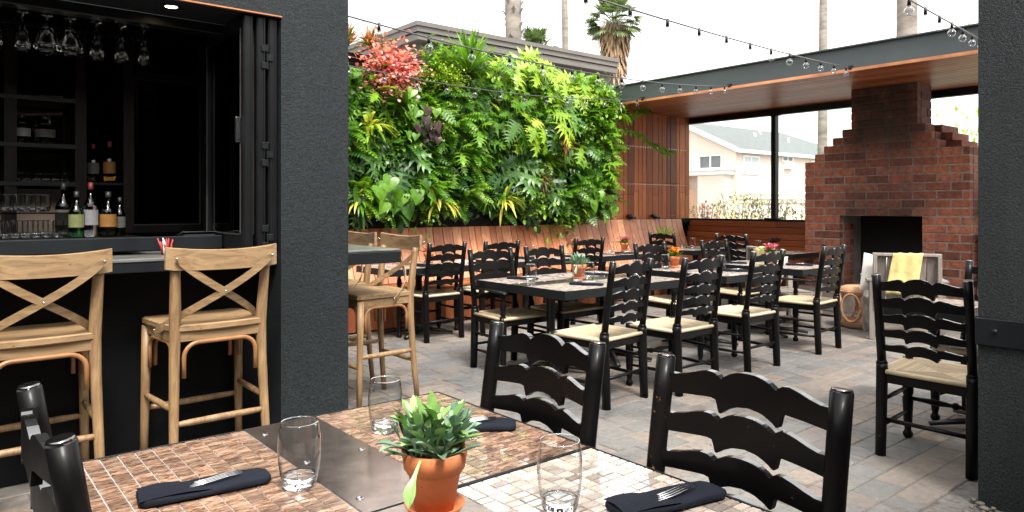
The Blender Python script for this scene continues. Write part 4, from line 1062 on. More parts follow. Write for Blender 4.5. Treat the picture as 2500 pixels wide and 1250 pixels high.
def flower_pot(seed, pm, lm_='leaf_mid', tall=.12, spiky=False):
    o = empty('potted_flower'); pot_mesh(o, .85); rs = random.Random(seed); m = MB(); f = MB()
    for i in range(60):
        a = rs.uniform(0, 2 * PI); b = rs.uniform(.4, 1.4)
        paddle_leaf(m, Vector((rs.uniform(-.03, .03), rs.uniform(-.03, .03), .1)), a, b, rs.uniform(.5, 1) * tall, .0035 if spiky else .009, .3, rs.random())
    m.build('foliage', lm_, o)
    if pm:
        for i in range(46):
            c = Vector((rs.gauss(0, .03), rs.gauss(0, .03), .14 + rs.random() * .06)); 
            for q in range(4): paddle_leaf(f, c, rs.uniform(0, 6.28), rs.uniform(-.1, 1.2), .022, .008, .2, rs.random())
        f.build('blossom', pm, o)
    return o
GP = 'potted plants on the tables'
for i, (x, y, pm, lm_, sp_, lab) in enumerate([(5.95, 4.62, 'petal_orange', 'leaf_mid', False, 'orange flowers in a terracotta pot in the middle row'),
    (7.3, 4.35, 'petal_magenta', 'leaf_mid', False, 'pink flowers in a small pot on the right end table'),
    (6.6, 6.72, 'petal_magenta', 'leaf_mid', False, 'pink flowers in a pot on the bench table, left of the two'),
    (7.55, 6.72, 'petal_magenta', 'leaf_mid', False, 'pink flowers in a pot on the bench table, right of the two'),
    (4.35, 6.75, None, 'leaf_orange', False, 'orange spiky succulent in terracotta pot behind the bar stools'),
    (9.2, 5.42, None, 'leaf_purple', False, 'purple grey succulent in a terracotta pot by the window bench')]):
    o = flower_pot(40 + i, pm, lm_, .12, sp_); o.location = (x, y, TZ); tag(o, lab, 'potted plant', GP)
o = flower_pot(60, None, 'leaf_lime', .2, True); o.location = (8.6, 6.85, TZ); o.scale = (1.3,) * 3; tag(o, 'grassy light green plant in an orange pot on the corner bench table', 'potted plant', GP)
m = MB(); m.cbox((-.11, -.08, 0), (.11, .08, .006), .002); m.M = Matrix.Rotation(R(30), 4, 'Z'); m.cbox((-.09, -.06, .0065), (.1, .07, .01), .002)
tag(m.build('menu_card', 'paper', loc=(4.75, 6.62, TZ), rot=R(20)), 'white papers lying on the bench table', 'menu')

# ================================================================== FIRESIDE CHAIRS, STOOL
def plank_chair():
    o = empty('garden_armchair'); rs = random.Random(14)
    m = MB(); m.cbox((-.31, -.26, .86), (.31, -.2, .89), .004, .9)
    for i in range(5): m.beam((-.24 + i * .12, -.225, .86), (-.24 + i * .12, -.14, .34), .112, .016, up=(0, 1, 0), r=rs.random())
    m.cbox((-.31, -.262, .3), (-.272, -.225, .86), .004, .6); m.cbox((.272, -.262, .3), (.31, -.225, .86), .004, .6)
    m.build('backrest', 'weathered_wood', o)
    m = MB()
    for i in range(5): m.cbox((-.27, -.14 + i * .1, .36), (.27, -.05 + i * .1, .38), .004, rs.random())
    m.build('seat', 'weathered_wood', o)
    for sx in (-1, 1):
        m = MB(); m.cbox((sx * .27, -.26, .60), (sx * .37, .34, .625), .004, .8); m.build('armrest', 'weathered_wood', o)
        for y in (-.255, .27):
            m = MB(); m.cbox((sx * .29, y, 0), (sx * .345, y + .06, .598 if y > 0 else .62), .004, rs.random()); m.build('leg', 'weathered_wood', o)
        m = MB(); m.beam((sx * .318, -.2, .12), (sx * .318, .3, .12), .03, .05, r=.5); m.beam((sx * .318, -.2, .33), (sx * .318, .3, .36), .03, .07, r=.3); m.build('side_rail', 'weathered_wood', o)
    return o
GC = Kind(plank_chair())
ca = R(-20 - 39.42)
def cushion(name, w_, h_, th, loc, rot, mat='cushion'):
    m = MB(); n = 12; vt = []; fs = []
    for sgn in (1, -1):
        for i in range(n + 1):
            for j in range(n + 1):
                u, v = -1 + 2 * i / n, -1 + 2 * j / n; e = (1 - u ** 4) * (1 - v ** 4); pin = 1 - .09 * (1 - abs(u)) * abs(v) ** 3 - .0
                vt.append((u * w_ / 2 * (1 - .08 * (1 - u * u) * 0), sgn * th / 2 * e ** .5, v * h_ / 2 * (1 - .06 * (1 - v * v)) * pin))
    k = (n + 1) ** 2
    for s_ in (0, 1):
        for i in range(n):
            for j in range(n):
                a = s_ * k + i * (n + 1) + j; q = (a, a + 1, a + n + 2, a + n + 1); fs.append(q if s_ else q[::-1])
    m.add(vt, fs, .5, True); o = m.build(name, mat); o.location = loc; o.rotation_euler = rot; return o
def blanket(loc, rot, w_=.26, down=.42, front=.3, tilt=.12):
    m = MB(); n = 26; k = 14; vt = []; fs = []; path = []
    # down the back, over the rail, down the front
    for i in range(n + 1):
        t = i / n; s_ = t * (down + front)
        if s_ < down: path.append((-.02 - .025 * (1 - s_ / down) , s_ - down))
        else: path.append((.065 + .08 * (s_ - down) / front, -(s_ - down)))
    for i, (y, z) in enumerate(path):
        t = i / n
        for j in range(k + 1):
            u = -1 + 2 * j / k; vt.append((u * w_ / 2 * (1 + .1 * (1 - t)) + tilt * (t - .5) * 1.0, y + .006 * math.sin(u * 7 + t * 4), z + .004 * math.sin(u * 9)))
    for i in range(n):
        for j in range(k): a = i * (k + 1) + j; fs.append((a, a + 1, a + k + 2, a + k + 1))
    m.add(vt, fs, .5, True); o = m.build('blanket', 'yellow_cloth'); o.location = loc; o.rotation_euler = (0, 0, rot)
    md = o.modifiers.new('thickness', 'SOLIDIFY'); md.thickness = .008; return o
def at_chair(cx, cy, a, p): return (cx + p[0] * math.cos(a) - p[1] * math.sin(a), cy + p[0] * math.sin(a) + p[1] * math.cos(a), p[2])
# chair A : rear-left leg foot at (7.53,3.34)
A_ = ca; f_ = (-math.sin(A_), math.cos(A_)); r_ = (math.cos(A_), math.sin(A_))
ax_, ay_ = 7.53 + r_[0] * .318 + f_[0] * .25, 3.34 + r_[1] * .318 + f_[1] * .25
GC.put((ax_, ay_, 0), A_, 'weathered grey wooden armchair seen from behind with a yellow blanket over its back', 'armchair', 'weathered armchairs by the fire')
tag(blanket(at_chair(ax_, ay_, A_, (.0, -.245, .9)), A_), 'pale yellow woven blanket hung over the right armchair by the fireplace', 'blanket', 'yellow blankets')
tag(cushion('pillow', .4, .4, .12, at_chair(ax_, ay_, A_, (-.2, -.1, .66)), (R(-14), R(8), A_)), 'white pillow leaning in the armchair before the fire opening', 'pillow')
B_ = R(-90 - 39.42 + 8); bx_, by_ = 7.72, 4.48
GC.put((bx_, by_, 0), B_, 'weathered wooden armchair turned sideways behind the middle row chairs', 'armchair', 'weathered armchairs by the fire')
tag(blanket(at_chair(bx_, by_, B_, (.05, -.245, .9)), B_, .3, .3, .3), 'yellow blanket over the back of the left armchair by the window bench', 'blanket', 'yellow blankets')
tag(cushion('pillow', .42, .4, .12, at_chair(bx_, by_, B_, (-.1, -.02, .6)), (R(-20), 0, B_)), 'cream pillow in the sideways armchair', 'pillow')
# lattice drum stool
ds = empty('garden_stool', (8.2, 3.78, 0))
m = MB(); m.lathe([(.15, 0), (.19, .01), (.205, .05), (.2, .085), (.19, .09), (.19, .07), (.15, .03)], n=36); m.build('base_ring', 'clay', ds)
m = MB(); m.lathe([(.19, .37), (.2, .375), (.205, .41), (.19, .45), (.15, .465), (.0005, .47), (.0005, .45), (.17, .42), (.185, .38)], n=36); m.build('top', 'clay', ds)
for k in range(6):
    m = MB(); pts = []
    for i in range(25):
        t = 2 * PI * i / 24; a = k * PI / 3 + math.cos(t) * .5; z = .23 + .155 * math.sin(t); rr = .2 + .025 * math.cos((z - .23) / .155 * PI / 2); pts.append((rr * math.cos(a), rr * math.sin(a), z))
    m.tube(pts, .014, 8); m.build('lattice_ring', 'clay', ds)
m = MB()
for zz in (.06, .41):
    for i in range(40): a = 2 * PI * i / 40; m.sphere((.205 * math.cos(a), .205 * math.sin(a), zz), .009, 6)
m.build('bead_row', 'clay', ds)
tag(ds, 'round terracotta garden stool with interlaced rings in front of the hearth', 'garden stool')

# ================================================================== LIVING WALL
GW = 'living_wall'
lw = empty(GW, (5.8, 7.7, 1.1))
m = MB(); m.box((-3.6, -.06, 0), (1.75, .05, 2.06)); m.build('backing_panel', 'black_wall', lw)
m = MB()
for i in range(12):
    for j in range(6): m.cbox((-3.5 + i * .44, -.13, .1 + j * .33), (-3.14 + i * .44, -.062, .28 + j * .33), .01)
m.build('pocket', 'black_wall', lw)
tag(lw, 'black planting panel with pockets that carries the green plant wall', 'plant wall frame')

def leaf_blade(m, base, d, L_, W_, up=Vector((0, 0, 1)), droop=.5, n=6, prof=None, fold=.25, r=.5, mi=0, wav=0):
    """curved blade starting at base, heading d, bending down under its weight"""
    d = Vector(d).normalized(); p = Vector(base); Lp = []; Cp = []; Rp = []
    for i in range(n + 1):
        t = i / n
        wv = W_ * (prof(t) if prof else math.sin(PI * min(1, .06 + t * .94)) ** .8)
        side = d.cross(Vector((0, 0, 1)))
        if side.length < .05: side = d.cross(Vector((0, 1, 0)))
        side.normalize(); nn = side.cross(d).normalized(); wb = wav * math.sin(t * 9) * W_
        Cp.append(p.copy()); Lp.append(p + side * wv + nn * (wv * fold + wb)); Rp.append(p - side * wv + nn * (wv * fold - wb))
        p = p + d * (L_ / n); d = (d + Vector((0, 0, -droop / n))).normalized()
    m.strip(Lp, Cp, r, True, mi); m.strip(Cp, Rp, r, True, mi); return Cp
def lobed_leaf(m, base, d, nrm, S_, r=.5, mi=0, lobes=5, deep=.6):
    """split philodendron leaf in the plane spanned by d and side, facing nrm"""
    d = Vector(d).normalized(); nrm = Vector(nrm).normalized(); side = d.cross(nrm).normalized(); nrm = side.cross(d).normalized()
    b = Vector(base); mid = []
    for i in range(9):
        t = i / 8; mid.append(b + d * (t * S_) - nrm * (t * t * S_ * .25))
    for sgn in (-1, 1):
        for k in range(lobes):
            t = (k + .5) / lobes; i = int(t * 8); c0 = mid[max(0, i)]; c1 = mid[min(8, i + 1)]
            Ln = S_ * (.55 - .3 * abs(t - .35)) * (1.0 if t < .8 else .75); ang = R(100 - 75 * t)
            dir_ = d * math.cos(ang) + side * sgn * math.sin(ang); wv = S_ * .5 / lobes * .62
            tip = c0 + dir_ * Ln - nrm * Ln * .3; mm_ = c0.lerp(tip, .55) + nrm * Ln * .08
            m.add([c0 - d * wv * .3, c1 + d * wv * .3, mm_ + d * wv * .9, tip, mm_ - d * wv * .9], [(0, 1, 2, 4), (4, 2, 3)], r + random.uniform(-.1, .1), True, mi)
        # central web
    for i in range(8):
        wv = S_ * .14 * math.sin(PI * (i + .7) / 9)
        m.add([mid[i] + side * wv, mid[i + 1] + side * wv, mid[i + 1] - side * wv, mid[i] - side * wv], [(0, 1, 2, 3)], r, True, mi)
def heart_leaf(m, base, d, nrm, S_, r=.5, mi=0):
    d = Vector(d).normalized(); side = d.cross(Vector(nrm)).normalized(); nrm = side.cross(d).normalized(); b = Vector(base)
    prof = [(-.12, .22), (-.1, .42), (.05, .52), (.25, .5), (.5, .38), (.75, .2), (.92, .07), (1, .002)]
    Lp = [b + d * (a * S_) + side * (w_ * S_) + nrm * (w_ * S_ * .3 - a * a * S_ * .25) for a, w_ in prof]; Rp = [b + d * (a * S_) - side * (w_ * S_) + nrm * (w_ * S_ * .3 - a * a * S_ * .25) for a, w_ in prof]
    Cp = [b + d * (max(0, a) * S_) - nrm * (a * a * S_ * .25) for a, w_ in prof]
    m.strip(Lp, Cp, r, True, mi); m.strip(Cp, Rp, r, True, mi)
def fern_frond(m, base, d, L_, W_, droop=1.0, r=.5, mi=0, pairs=13):
    d = Vector(d).normalized(); p = Vector(base)
    for i in range(pairs):
        t = i / (pairs - 1); side = d.cross(Vector((0, 0, 1)))
        if side.length < .05: side = d.cross(Vector((0, 1, 0)))
        side.normalize(); nn = side.cross(d).normalized(); ln = W_ * (math.sin(PI * min(1, .12 + t * .88)) ** .7 + .04); wv = L_ / pairs * .42
        for sgn in (-1, 1):
            q = p + side * sgn * ln + d * ln * .35 - nn * ln * .15; mm_ = p.lerp(q, .5)
            m.add([p - d * wv * .5, mm_ - d * wv, q, mm_ + d * wv, p + d * wv * .5], [(0, 1, 2, 3, 4)], max(0, min(1, r + random.uniform(-.2, .2))), True, mi)
        p = p + d * (L_ / pairs); d = (d + Vector((0, 0, -droop / pairs))).normalized()
def outdir(rs, out=1.0, spread=1.0, up=.3):
    return Vector((rs.gauss(0, .6) * spread, -out * rs.uniform(.5, 1.1), up + rs.gauss(0, .5) * spread)).normalized()
def P_fern(seed, mat='leaf_mid', L_=.34, n=17):
    rs = random.Random(seed); m = MB()
    for i in range(n): fern_frond(m, (rs.gauss(0, .03), 0, rs.gauss(0, .03)), outdir(rs, 1, 1.15, .35), L_ * rs.uniform(.6, 1.1), L_ * .17, rs.uniform(.7, 1.7), rs.random())
    return m.build('fern', mat)
def P_philo(seed, mat='leaf_deep', S_=.2, n=13, nm='philodendron', lobes=5):
    rs = random.Random(seed); m = MB()
    for i in range(n):
        d = outdir(rs, .9, 1.1, .25); L_ = rs.uniform(.12, .26); e = d * L_; m.tube([(0, 0, 0), tuple(e * .6 + Vector((0, 0, .02))), tuple(e)], .004, 5, .6)
        dd = Vector((d.x + rs.gauss(0, .4), d.y * .35, d.z - .7)).normalized(); lobed_leaf(m, e, dd, Vector((d.x * .3, -1, .55)), S_ * rs.uniform(.6, 1.15), rs.random(), 0, lobes)
    return m.build(nm, mat)
def P_heart(seed, mat='leaf_deep', S_=.11, n=30, nm='pothos'):
    rs = random.Random(seed); m = MB()
    for i in range(n):
        d = outdir(rs, .7, 1.3, .0); e = d * rs.uniform(.05, .27); m.tube([(0, 0, 0), tuple(e)], .0025, 4, .6)
        heart_leaf(m, e, Vector((rs.gauss(0, .4), -.3, -.9)), Vector((rs.gauss(0, .3), -1, .5 + rs.gauss(0, .2))), S_ * rs.uniform(.6, 1.2), rs.random())
    return m.build(nm, mat)
def P_strap(seed, mats=('leaf_mid',), L_=.4, W_=.016, n=30, nm='spider_plant', up=.6, droop=2.0, edge=False):
    rs = random.Random(seed); m = MB()
    for i in range(n):
        d = outdir(rs, .7, 1.2, up); 
        leaf_blade(m, (rs.gauss(0, .015), 0, 0), d, L_ * rs.uniform(.6, 1.1), W_, droop=rs.uniform(.6, 1.2) * droop, n=9, prof=lambda t: (.5 + t) if t < .5 else (1 - ((t - .5) * 2) ** 2) + .02, r=rs.random(), mi=rs.randrange(len(mats)))
    return m.build(nm, list(mats))
def P_bush(seed, mats=('leaf_mid',), S_=.045, n=240, spread=.17, nm='leafy_plant', mixr=None, narrow=.3):
    rs = random.Random(seed); m = MB()
    for i in range(n):
        c = Vector((rs.gauss(0, spread), -abs(rs.gauss(.09, .06)), rs.gauss(0, spread * .85))); d = Vector((rs.gauss(0, .7), -.5, rs.gauss(-.1, .6)))
        mi = rs.choices(range(len(mats)), mixr)[0] if mixr else rs.randrange(len(mats))
        leaf_blade(m, c, d, S_ * rs.uniform(.7, 1.3), S_ * narrow, droop=.6, n=3, r=rs.random(), mi=mi); m.tube([(0, .02, 0), tuple(c * .5 + Vector((0, .01, .02))), tuple(c)], .0016, 3, .3, caps=False)
    return m.build(nm, list(mats))
def P_yucca(seed, mat, L_=.5, W_=.018, n=50, nm='strappy_plant'):
    rs = random.Random(seed); m = MB()
    for i in range(n):
        a = rs.uniform(0, 2 * PI); el = rs.uniform(.5, 1.5); d = Vector((math.cos(a) * math.cos(el), math.sin(a) * math.cos(el), math.sin(el)))
        leaf_blade(m, (0, 0, 0), d, L_ * rs.uniform(.6, 1.1), W_, droop=rs.uniform(.3, 1.6), n=8, prof=lambda t: (.6 + t * .8) if t < .5 else (1 - ((t - .5) * 2) ** 2) + .02, r=rs.random())
    return m.build(nm, mat)
WY = 7.6
GL = {}
protos = dict(
    fern1=(Kind(P_fern(1, 'leaf_mid', .44)), 'green fern fronds arching out of the plant wall', 'fern', 'ferns on the plant wall'),
    fern2=(Kind(P_fern(2, 'leaf_deep', .5, 15)), 'green fern fronds arching out of the plant wall', 'fern', 'ferns on the plant wall'),
    fern3=(Kind(P_fern(3, 'leaf_lime', .4, 15)), 'lime green fern on the plant wall', 'fern', 'lime ferns on the plant wall'),
    phi1=(Kind(P_philo(4, 'leaf_deep', .26, 12)), 'split leaved philodendron with dark green leaves on the plant wall', 'philodendron', 'philodendrons on the plant wall'),
    phi2=(Kind(P_philo(5, 'leaf_mid', .25, 11)), 'split leaved philodendron with mid green leaves on the plant wall', 'philodendron', 'mid green philodendrons on the plant wall'),
    phi3=(Kind(P_philo(6, 'leaf_lime', .27, 11)), 'yellow green split leaved philodendron on the top edge of the plant wall', 'philodendron', 'yellow green philodendrons on the plant wall'),
    hrt=(Kind(P_heart(7, 'leaf_deep', .13, 26)), 'heart leaved creeper on the plant wall', 'creeper', 'heart leaved creepers on the plant wall'),
    hrt2=(Kind(P_heart(8, 'leaf_mid', .09, 36)), 'small leaved bright creeper on the plant wall', 'creeper', 'bright creepers on the plant wall'),
    bush1=(Kind(P_bush(9, ('leaf_deep', 'leaf_mid'), .075, 170)), 'dense small leaved green plant on the plant wall', 'leafy plant', 'leafy plants on the plant wall'),
    bush2=(Kind(P_bush(10, ('leaf_mid', 'leaf_lime'), .065, 190, mixr=(3, 1))), 'bright small leaved plant on the plant wall', 'leafy plant', 'bright leafy plants on the plant wall'),
    strap=(Kind(P_strap(11, ('leaf_mid', 'leaf_deep'), .32, .011, 34, 'grassy_plant')), 'thin leaved grassy plant on the plant wall', 'grassy plant', 'grassy plants on the plant wall'))
LAND = [('the pink begonia', 4.22, 2.98), ('the tall strappy plant', 5.25, 3.02), ('the yellow green strap plant', 3.95, 2.25), ('the left striped dracaena', 4.88, 1.42), ('the right striped dracaena', 5.92, 1.42),
        ('the orange bromeliad', 6.95, 2.28), ('the purple coleus', 4.68, 2.36), ('the large heart leaves', 4.05, 1.55), ('the pale monstera', 6.55, 2.5), ('the dry grass tuft', 6.55, 1.75), ('the board wall', 8.2, 2.1), ('the roof beam end', 7.9, 2.9), ('the lower right heart leaves', 7.7, 1.45)]
SHORT = dict(fern1='arching green fern', fern2='long dark green fern', fern3='lime green fern', phi1='dark split leaved philodendron', phi2='mid green philodendron', phi3='yellow green philodendron', hrt='dark heart leaved creeper', hrt2='small leaved bright creeper', bush1='dense dark leafy plant', bush2='bright leafy plant', strap='thin grassy plant')
used_lab = {}
def place_label(key, x, z):
  for nm, lx, lz in sorted(LAND, key=lambda l: (l[1] - x) ** 2 + (l[2] - z) ** 2):
    dx, dz = x - lx, z - lz
    h = 'left of' if dx < -.12 else 'right of' if dx > .12 else ''; v = 'above' if dz > .1 else 'below' if dz < -.1 else ''
    if h and v: where = v + ' and ' + h
    else: where = h or v or 'against'
    if h and v and abs(dx) > 2 * abs(dz): where = h + ' and slightly ' + v
    elif h and v and abs(dz) > 2 * abs(dx): where = v + ' and slightly ' + h
    dist = math.hypot(dx, dz); far_ = 'close ' if dist < .3 else '' if dist < .55 else 'well '
    t_ = '%s %s%s %s' % (SHORT[key], far_, where, nm)
    if t_ not in used_lab: used_lab[t_] = 1; return t_
  return t_
def plant(key, x, z, y=WY, rot=None, sc=None, label=None):
    k, lab, cat, grp = protos[key]; rs_ = random
    o = k.put((x, y, z), 0, label or place_label(key, x, z), cat, None if label else grp, sc or random.uniform(.85, 1.25))
    o.rotation_euler = (R(random.uniform(-12, 12)), R(random.uniform(-35, 35)) if rot is None else rot, R(random.uniform(-20, 20)))
    return o
random.seed(12)
for i in range(20):
    for j in range(10):
        x = 2.95 + i * .262 + random.uniform(-.09, .09) + (.13 if j % 2 else 0); z = 1.35 + j * .197 + random.uniform(-.06, .06)
        if x > 7.95: continue
        if x < 4.75 and z > 2.78: continue
        if abs(x - 5.25) < .22 and z > 2.85: continue
        wts = dict(fern1=5, fern2=5, fern3=1.6, phi1=5, phi2=5, phi3=.8, hrt=2, hrt2=1.5, bush1=1.5, bush2=1.2, strap=1)
        if z > 2.85: wts = dict(fern1=2, fern2=0, fern3=4, phi1=0, phi2=2, phi3=5, hrt=0, hrt2=1, bush1=0, bush2=2.2, strap=.5)
        elif z < 1.5: wts = dict(fern1=3, fern2=3, fern3=.3, phi1=1, phi2=.5, phi3=0, hrt=4, hrt2=2, bush1=3, bush2=1, strap=1)
        elif z > 2.4: wts = dict(fern1=4, fern2=3, fern3=1.6, phi1=3, phi2=4, phi3=.5, hrt=0, hrt2=1.5, bush1=2, bush2=1.5, strap=.6)
        key = random.choices(list(wts), list(wts.values()))[0]
        y = WY + .03 - random.choice([0, 0, .03, .08, .15]) - (.05 if z > 2.5 else 0)
        plant(key, x, z, y)
for i in [k for k in range(13) if k not in (1, 2)] : plant(random.choice(['phi3', 'fern3', 'bush2', 'phi3', 'phi2']), 4.95 + i * .245, 3.14 + random.uniform(-.05, .08) - .012 * i, WY - .06)
# singular plants
def one(o, loc, rot, label, cat, sc=1):
    o.location = loc; o.rotation_euler = rot; o.scale = (sc,) * 3; tag(o, label, cat); return o
bo = empty('begonia'); 
m_ = P_bush(30, ('leaf_brown', 'leaf_deep', 'leaf_orange'), .07, 200, .17, 'foliage'); m_.parent = bo
f_o = P_bush(31, ('petal_pink',), .045, 760, .175, 'blossom', narrow=.5); f_o.parent = bo; f_o.location = (0, -.08, 0)
one(bo, (4.22, WY - .12, 2.98), (0, 0, 0), 'mass of pink and red begonia blossom at the upper left of the plant wall', 'begonia')
for q, (x, z) in enumerate(((3.75, 3.28), (4.05, 3.3))):
    one(P_strap(32 + q, ('leaf_orange', 'leaf_brown', 'leaf_mid'), .3, .009, 90, 'bromeliad', 1.0, 1.0), (x, WY - .05, z - .08), (0, 0, 0), ['reddish orange spiky plant at the top left corner of the plant wall', 'orange tipped spiky plant just above the pink begonia'][q], 'spiky plant')
one(P_yucca(34, 'leaf_mid', .58, .017, 95), (5.27, WY - .36, 3.04), (0, 0, 0), 'tall lime green strappy plant standing up from the top of the plant wall', 'strappy plant')
m = MB(); m.lathe([(.07, 0), (.09, .16), (.085, .16), (.07, .02)], n=20); tag(m.build('nursery_pot', 'black_wall', loc=(5.27, WY - .26, 2.87)), 'black plastic pot under the tall strappy plant', 'pot')
one(P_strap(35, ('leaf_yellow', 'leaf_lime'), .36, .024, 26, 'bromeliad', .3, 1.8), (3.95, WY - .24, 2.25), (0, 0, 0), 'yellow green broad strap plant at the left edge of the plant wall', 'strap plant')
one(P_strap(36, ('leaf_yellow', 'leaf_mid'), .36, .017, 22, 'dracaena', .5, 2.2), (4.88, WY - .24, 1.42), (0, 0, 0), 'yellow striped dracaena hanging over the bench, left one', 'dracaena')
one(P_strap(37, ('leaf_yellow', 'leaf_mid'), .38, .017, 22, 'dracaena', .5, 2.2), (5.92, WY - .24, 1.42), (0, 0, 0), 'yellow striped dracaena hanging over the bench, right one', 'dracaena')
one(P_strap(38, ('leaf_yellow', 'leaf_mid'), .34, .017, 18, 'dracaena', .5, 2.0), (3.82, WY - .24, 1.4), (0, 0, 0), 'yellow striped dracaena by the stucco pillar edge', 'dracaena')
one(P_strap(39, ('leaf_orange', 'leaf_orange', 'leaf_brown'), .24, .022, 26, 'bromeliad', .4, .9), (6.95, WY - .28, 2.28), (0, 0, 0), 'orange bromeliad near the middle right of the plant wall', 'bromeliad')
one(P_heart(40, 'leaf_purple', .14, 22, 'coleus'), (4.68, WY - .26, 2.36), (0, 0, 0), 'dark purple leaved plant in the left part of the plant wall', 'coleus')
one(P_heart(41, 'leaf_mid', .12, 9, 'geranium'), (4.55, WY - .28, 2.6), (0, 0, 0), 'mid green round leaved plant below the begonia', 'geranium')
one(P_heart(42, 'leaf_mid', .11, 9, 'geranium'), (4.5, WY - .28, 2.38), (0, 0, 0), 'mid green round leaved plant beside the purple one', 'geranium')
one(P_heart(43, 'leaf_mid', .17, 16, 'pothos'), (4.05, WY - .26, 1.55), (0, 0, 0), 'large heart leaved plant at the lower left of the plant wall', 'pothos')
one(P_heart(44, 'leaf_mid', .17, 13, 'pothos'), (4.5, WY - .26, 1.52), (0, 0, 0), 'large heart leaved plant left of the striped dracaena', 'pothos')
one(P_heart(45, 'leaf_mid', .15, 11, 'pothos'), (7.7, WY - .26, 1.45), (0, 0, 0), 'large heart leaved plant at the lower right of the plant wall', 'pothos')
one(P_philo(46, 'leaf_lime', .34, 5, 'monstera', 7), (6.55, WY - .3, 2.5), (0, 0, 0), 'monstera with very large pale split leaves in the centre of the plant wall', 'monstera')
one(P_philo(47, 'leaf_mid', .3, 6, 'monstera', 7), (5.95, WY - .3, 2.45), (0, 0, 0), 'monstera with large glossy leaves left of the pale one', 'monstera')
one(P_strap(48, ('leaf_brown', 'leaf_purple'), .3, .006, 70, 'dry_grass', .1, 1.5), (6.55, WY - .24, 1.75), (0, 0, 0), 'dry brownish grass tuft low in the plant wall', 'grass tuft')
one(P_bush(49, ('leaf_lime',), .035, 420, .12, 'lime_moss_fern'), (5.0, WY - .26, 2.95), (0, 0, 0), 'feathery lime green clump right of the begonia', 'leafy plant')
one(P_bush(50, ('leaf_lime', 'leaf_mid'), .04, 300, .12, 'lime_moss_fern'), (4.85, WY - .26, 2.45), (0, 0, 0), 'bright green parsley like clump in the upper left of the plant wall', 'leafy plant')
# trailing branches reaching over the board wall
for q, (x, z, pts, lab) in enumerate([(8.05, 2.72, [(0, 0, 0), (.25, -.2, .1), (.5, -.3, .12)], 'philodendron branch reaching out under the roof beam'),
                               (8.0, 2.6, [(0, 0, 0), (.3, -.25, -.1), (.6, -.38, -.28), (.85, -.42, -.42)], 'philodendron branch drooping in front of the board wall')]):
    m = MB(); m.tube(pts, .007, 6, .4); rs = random.Random(50 + q)
    for i in range(7):
        t = (i + 1) / 7; k_ = t * (len(pts) - 1); a = int(min(k_, len(pts) - 2)); c = Vector(pts[a]).lerp(Vector(pts[a + 1]), k_ - a)
        lobed_leaf(m, c, Vector((rs.uniform(.1, .9), -.3, rs.uniform(-.5, .3))), Vector((0, -1, .8)), .19 * rs.uniform(.8, 1.2), rs.random(), 0, 5)
    tag(m.build('philodendron_branch', 'leaf_mid', loc=(x, WY - .08, z)), lab, 'branch')
for q in range(9):
    plant(random.choice(['fern1', 'phi1', 'hrt2', 'fern2', 'bush1']), 7.84 + random.uniform(-.05, .16), 1.42 + q * .18, WY - .05)

# ================================================================== BACKGROUND
# dark roofed building behind the plant wall
nb = empty('flat_roof_building', (6.9, 11, 0)); T9 = Matrix.Translation((-6.9, -11, 0))
X0, Y0 = 7.3, 11.6; fz = 4.75 
X0, Y0 = 6.84, 11.0
m = MB(); m.M = T9; m.box((X0 + .5, Y0 + .5, -.03), (12.2, 22, 4.2)); m.build('wall', 'siding', nb)
m = MB(); m.M = T9
for z in (3.2, 3.4, 3.6, 3.8, 4.0): m.box((X0 + .48, Y0 + .48, z), (12.2, Y0 + .5, z + .02)); m.box((X0 + .48, Y0 + .5, z), (X0 + .5, 22, z + .02))
m.build('siding_board', 'roof_metal', nb)
m = MB(); m.M = T9; m.box((X0 + .06, Y0 + .06, 4.38), (12.2, 22, 4.5)); m.box((X0 + .03, Y0 + .03, 4.52), (12.2, 22, 4.62)); m.box((X0, Y0, 4.62), (12.2, 22, 4.7)); m.box((X0 + .1, Y0 + .1, 4.5), (12.2, 22, 4.52)); m.box((X0 + .3, Y0 + .3, 4.201), (12.2, 22, 4.38))
m.build('roof', 'roof_metal', nb)
tag(nb, 'grey brown flat roofed building rising behind the plant wall', 'building')
# pink two storey house
hs_ = empty('stucco_house', (39.43, 25.84, 0)); 
HX, HY = 39.43, 25.84
def HB(): m = MB(); m.M = Matrix.Translation((-HX, -HY, 0)); return m
m = HB(); YR = 30.2; ZR = 7.05; ZE = 5.0
YB = 2 * YR - HY
m.add([(HX, HY, -.03), (HX, YB, -.03), (HX, YB, ZE), (HX, YR, ZR), (HX, HY, ZE), (57, HY, -.03), (57, HY, ZE), (57, YB, -.03), (57, YB, ZE)], [(0, 1, 2, 3, 4), (0, 4, 6, 5), (5, 6, 8, 7), (1, 7, 8, 2)])
m.build('wall', 'house_wall', hs_)
m = HB(); ov = .35
xr = 54
m.add([(HX - .3, HY - ov, ZE - .1), (57.3, HY - ov, ZE - .1), (xr - 1.5, YR, ZR + .08), (HX - .3, YR, ZR + .08), (HX - .3, YB + ov, ZE - .1), (57.3, YB + ov, ZE - .1)], [(0, 1, 2, 3), (3, 2, 5, 4), (1, 5, 2)])
rf = m.build('roof', 'roof_shingle', hs_)
for (x, y, z) in ((46, 28.6, 6.1), (49.5, 28.0, 5.9), (47.8, 29.3, 6.5)):
    m = HB(); m.tube([(x, y, z), (x, y, z + .5)], .09, 8); m.build('vent_pipe', 'white_trim', rf)
m = HB(); m.box((HX - .32, HY - ov - .03, ZE - .28), (57.3, HY - ov + .06, ZE - .07))
m.beam((HX - .32, HY - ov, ZE - .15), (HX - .32, YR, ZR), .12, .26, c=.01); m.beam((HX - .32, YR, ZR), (HX - .32, YB, ZE - .1), .12, .26, c=.01); m.build('fascia', 'white_trim', hs_)
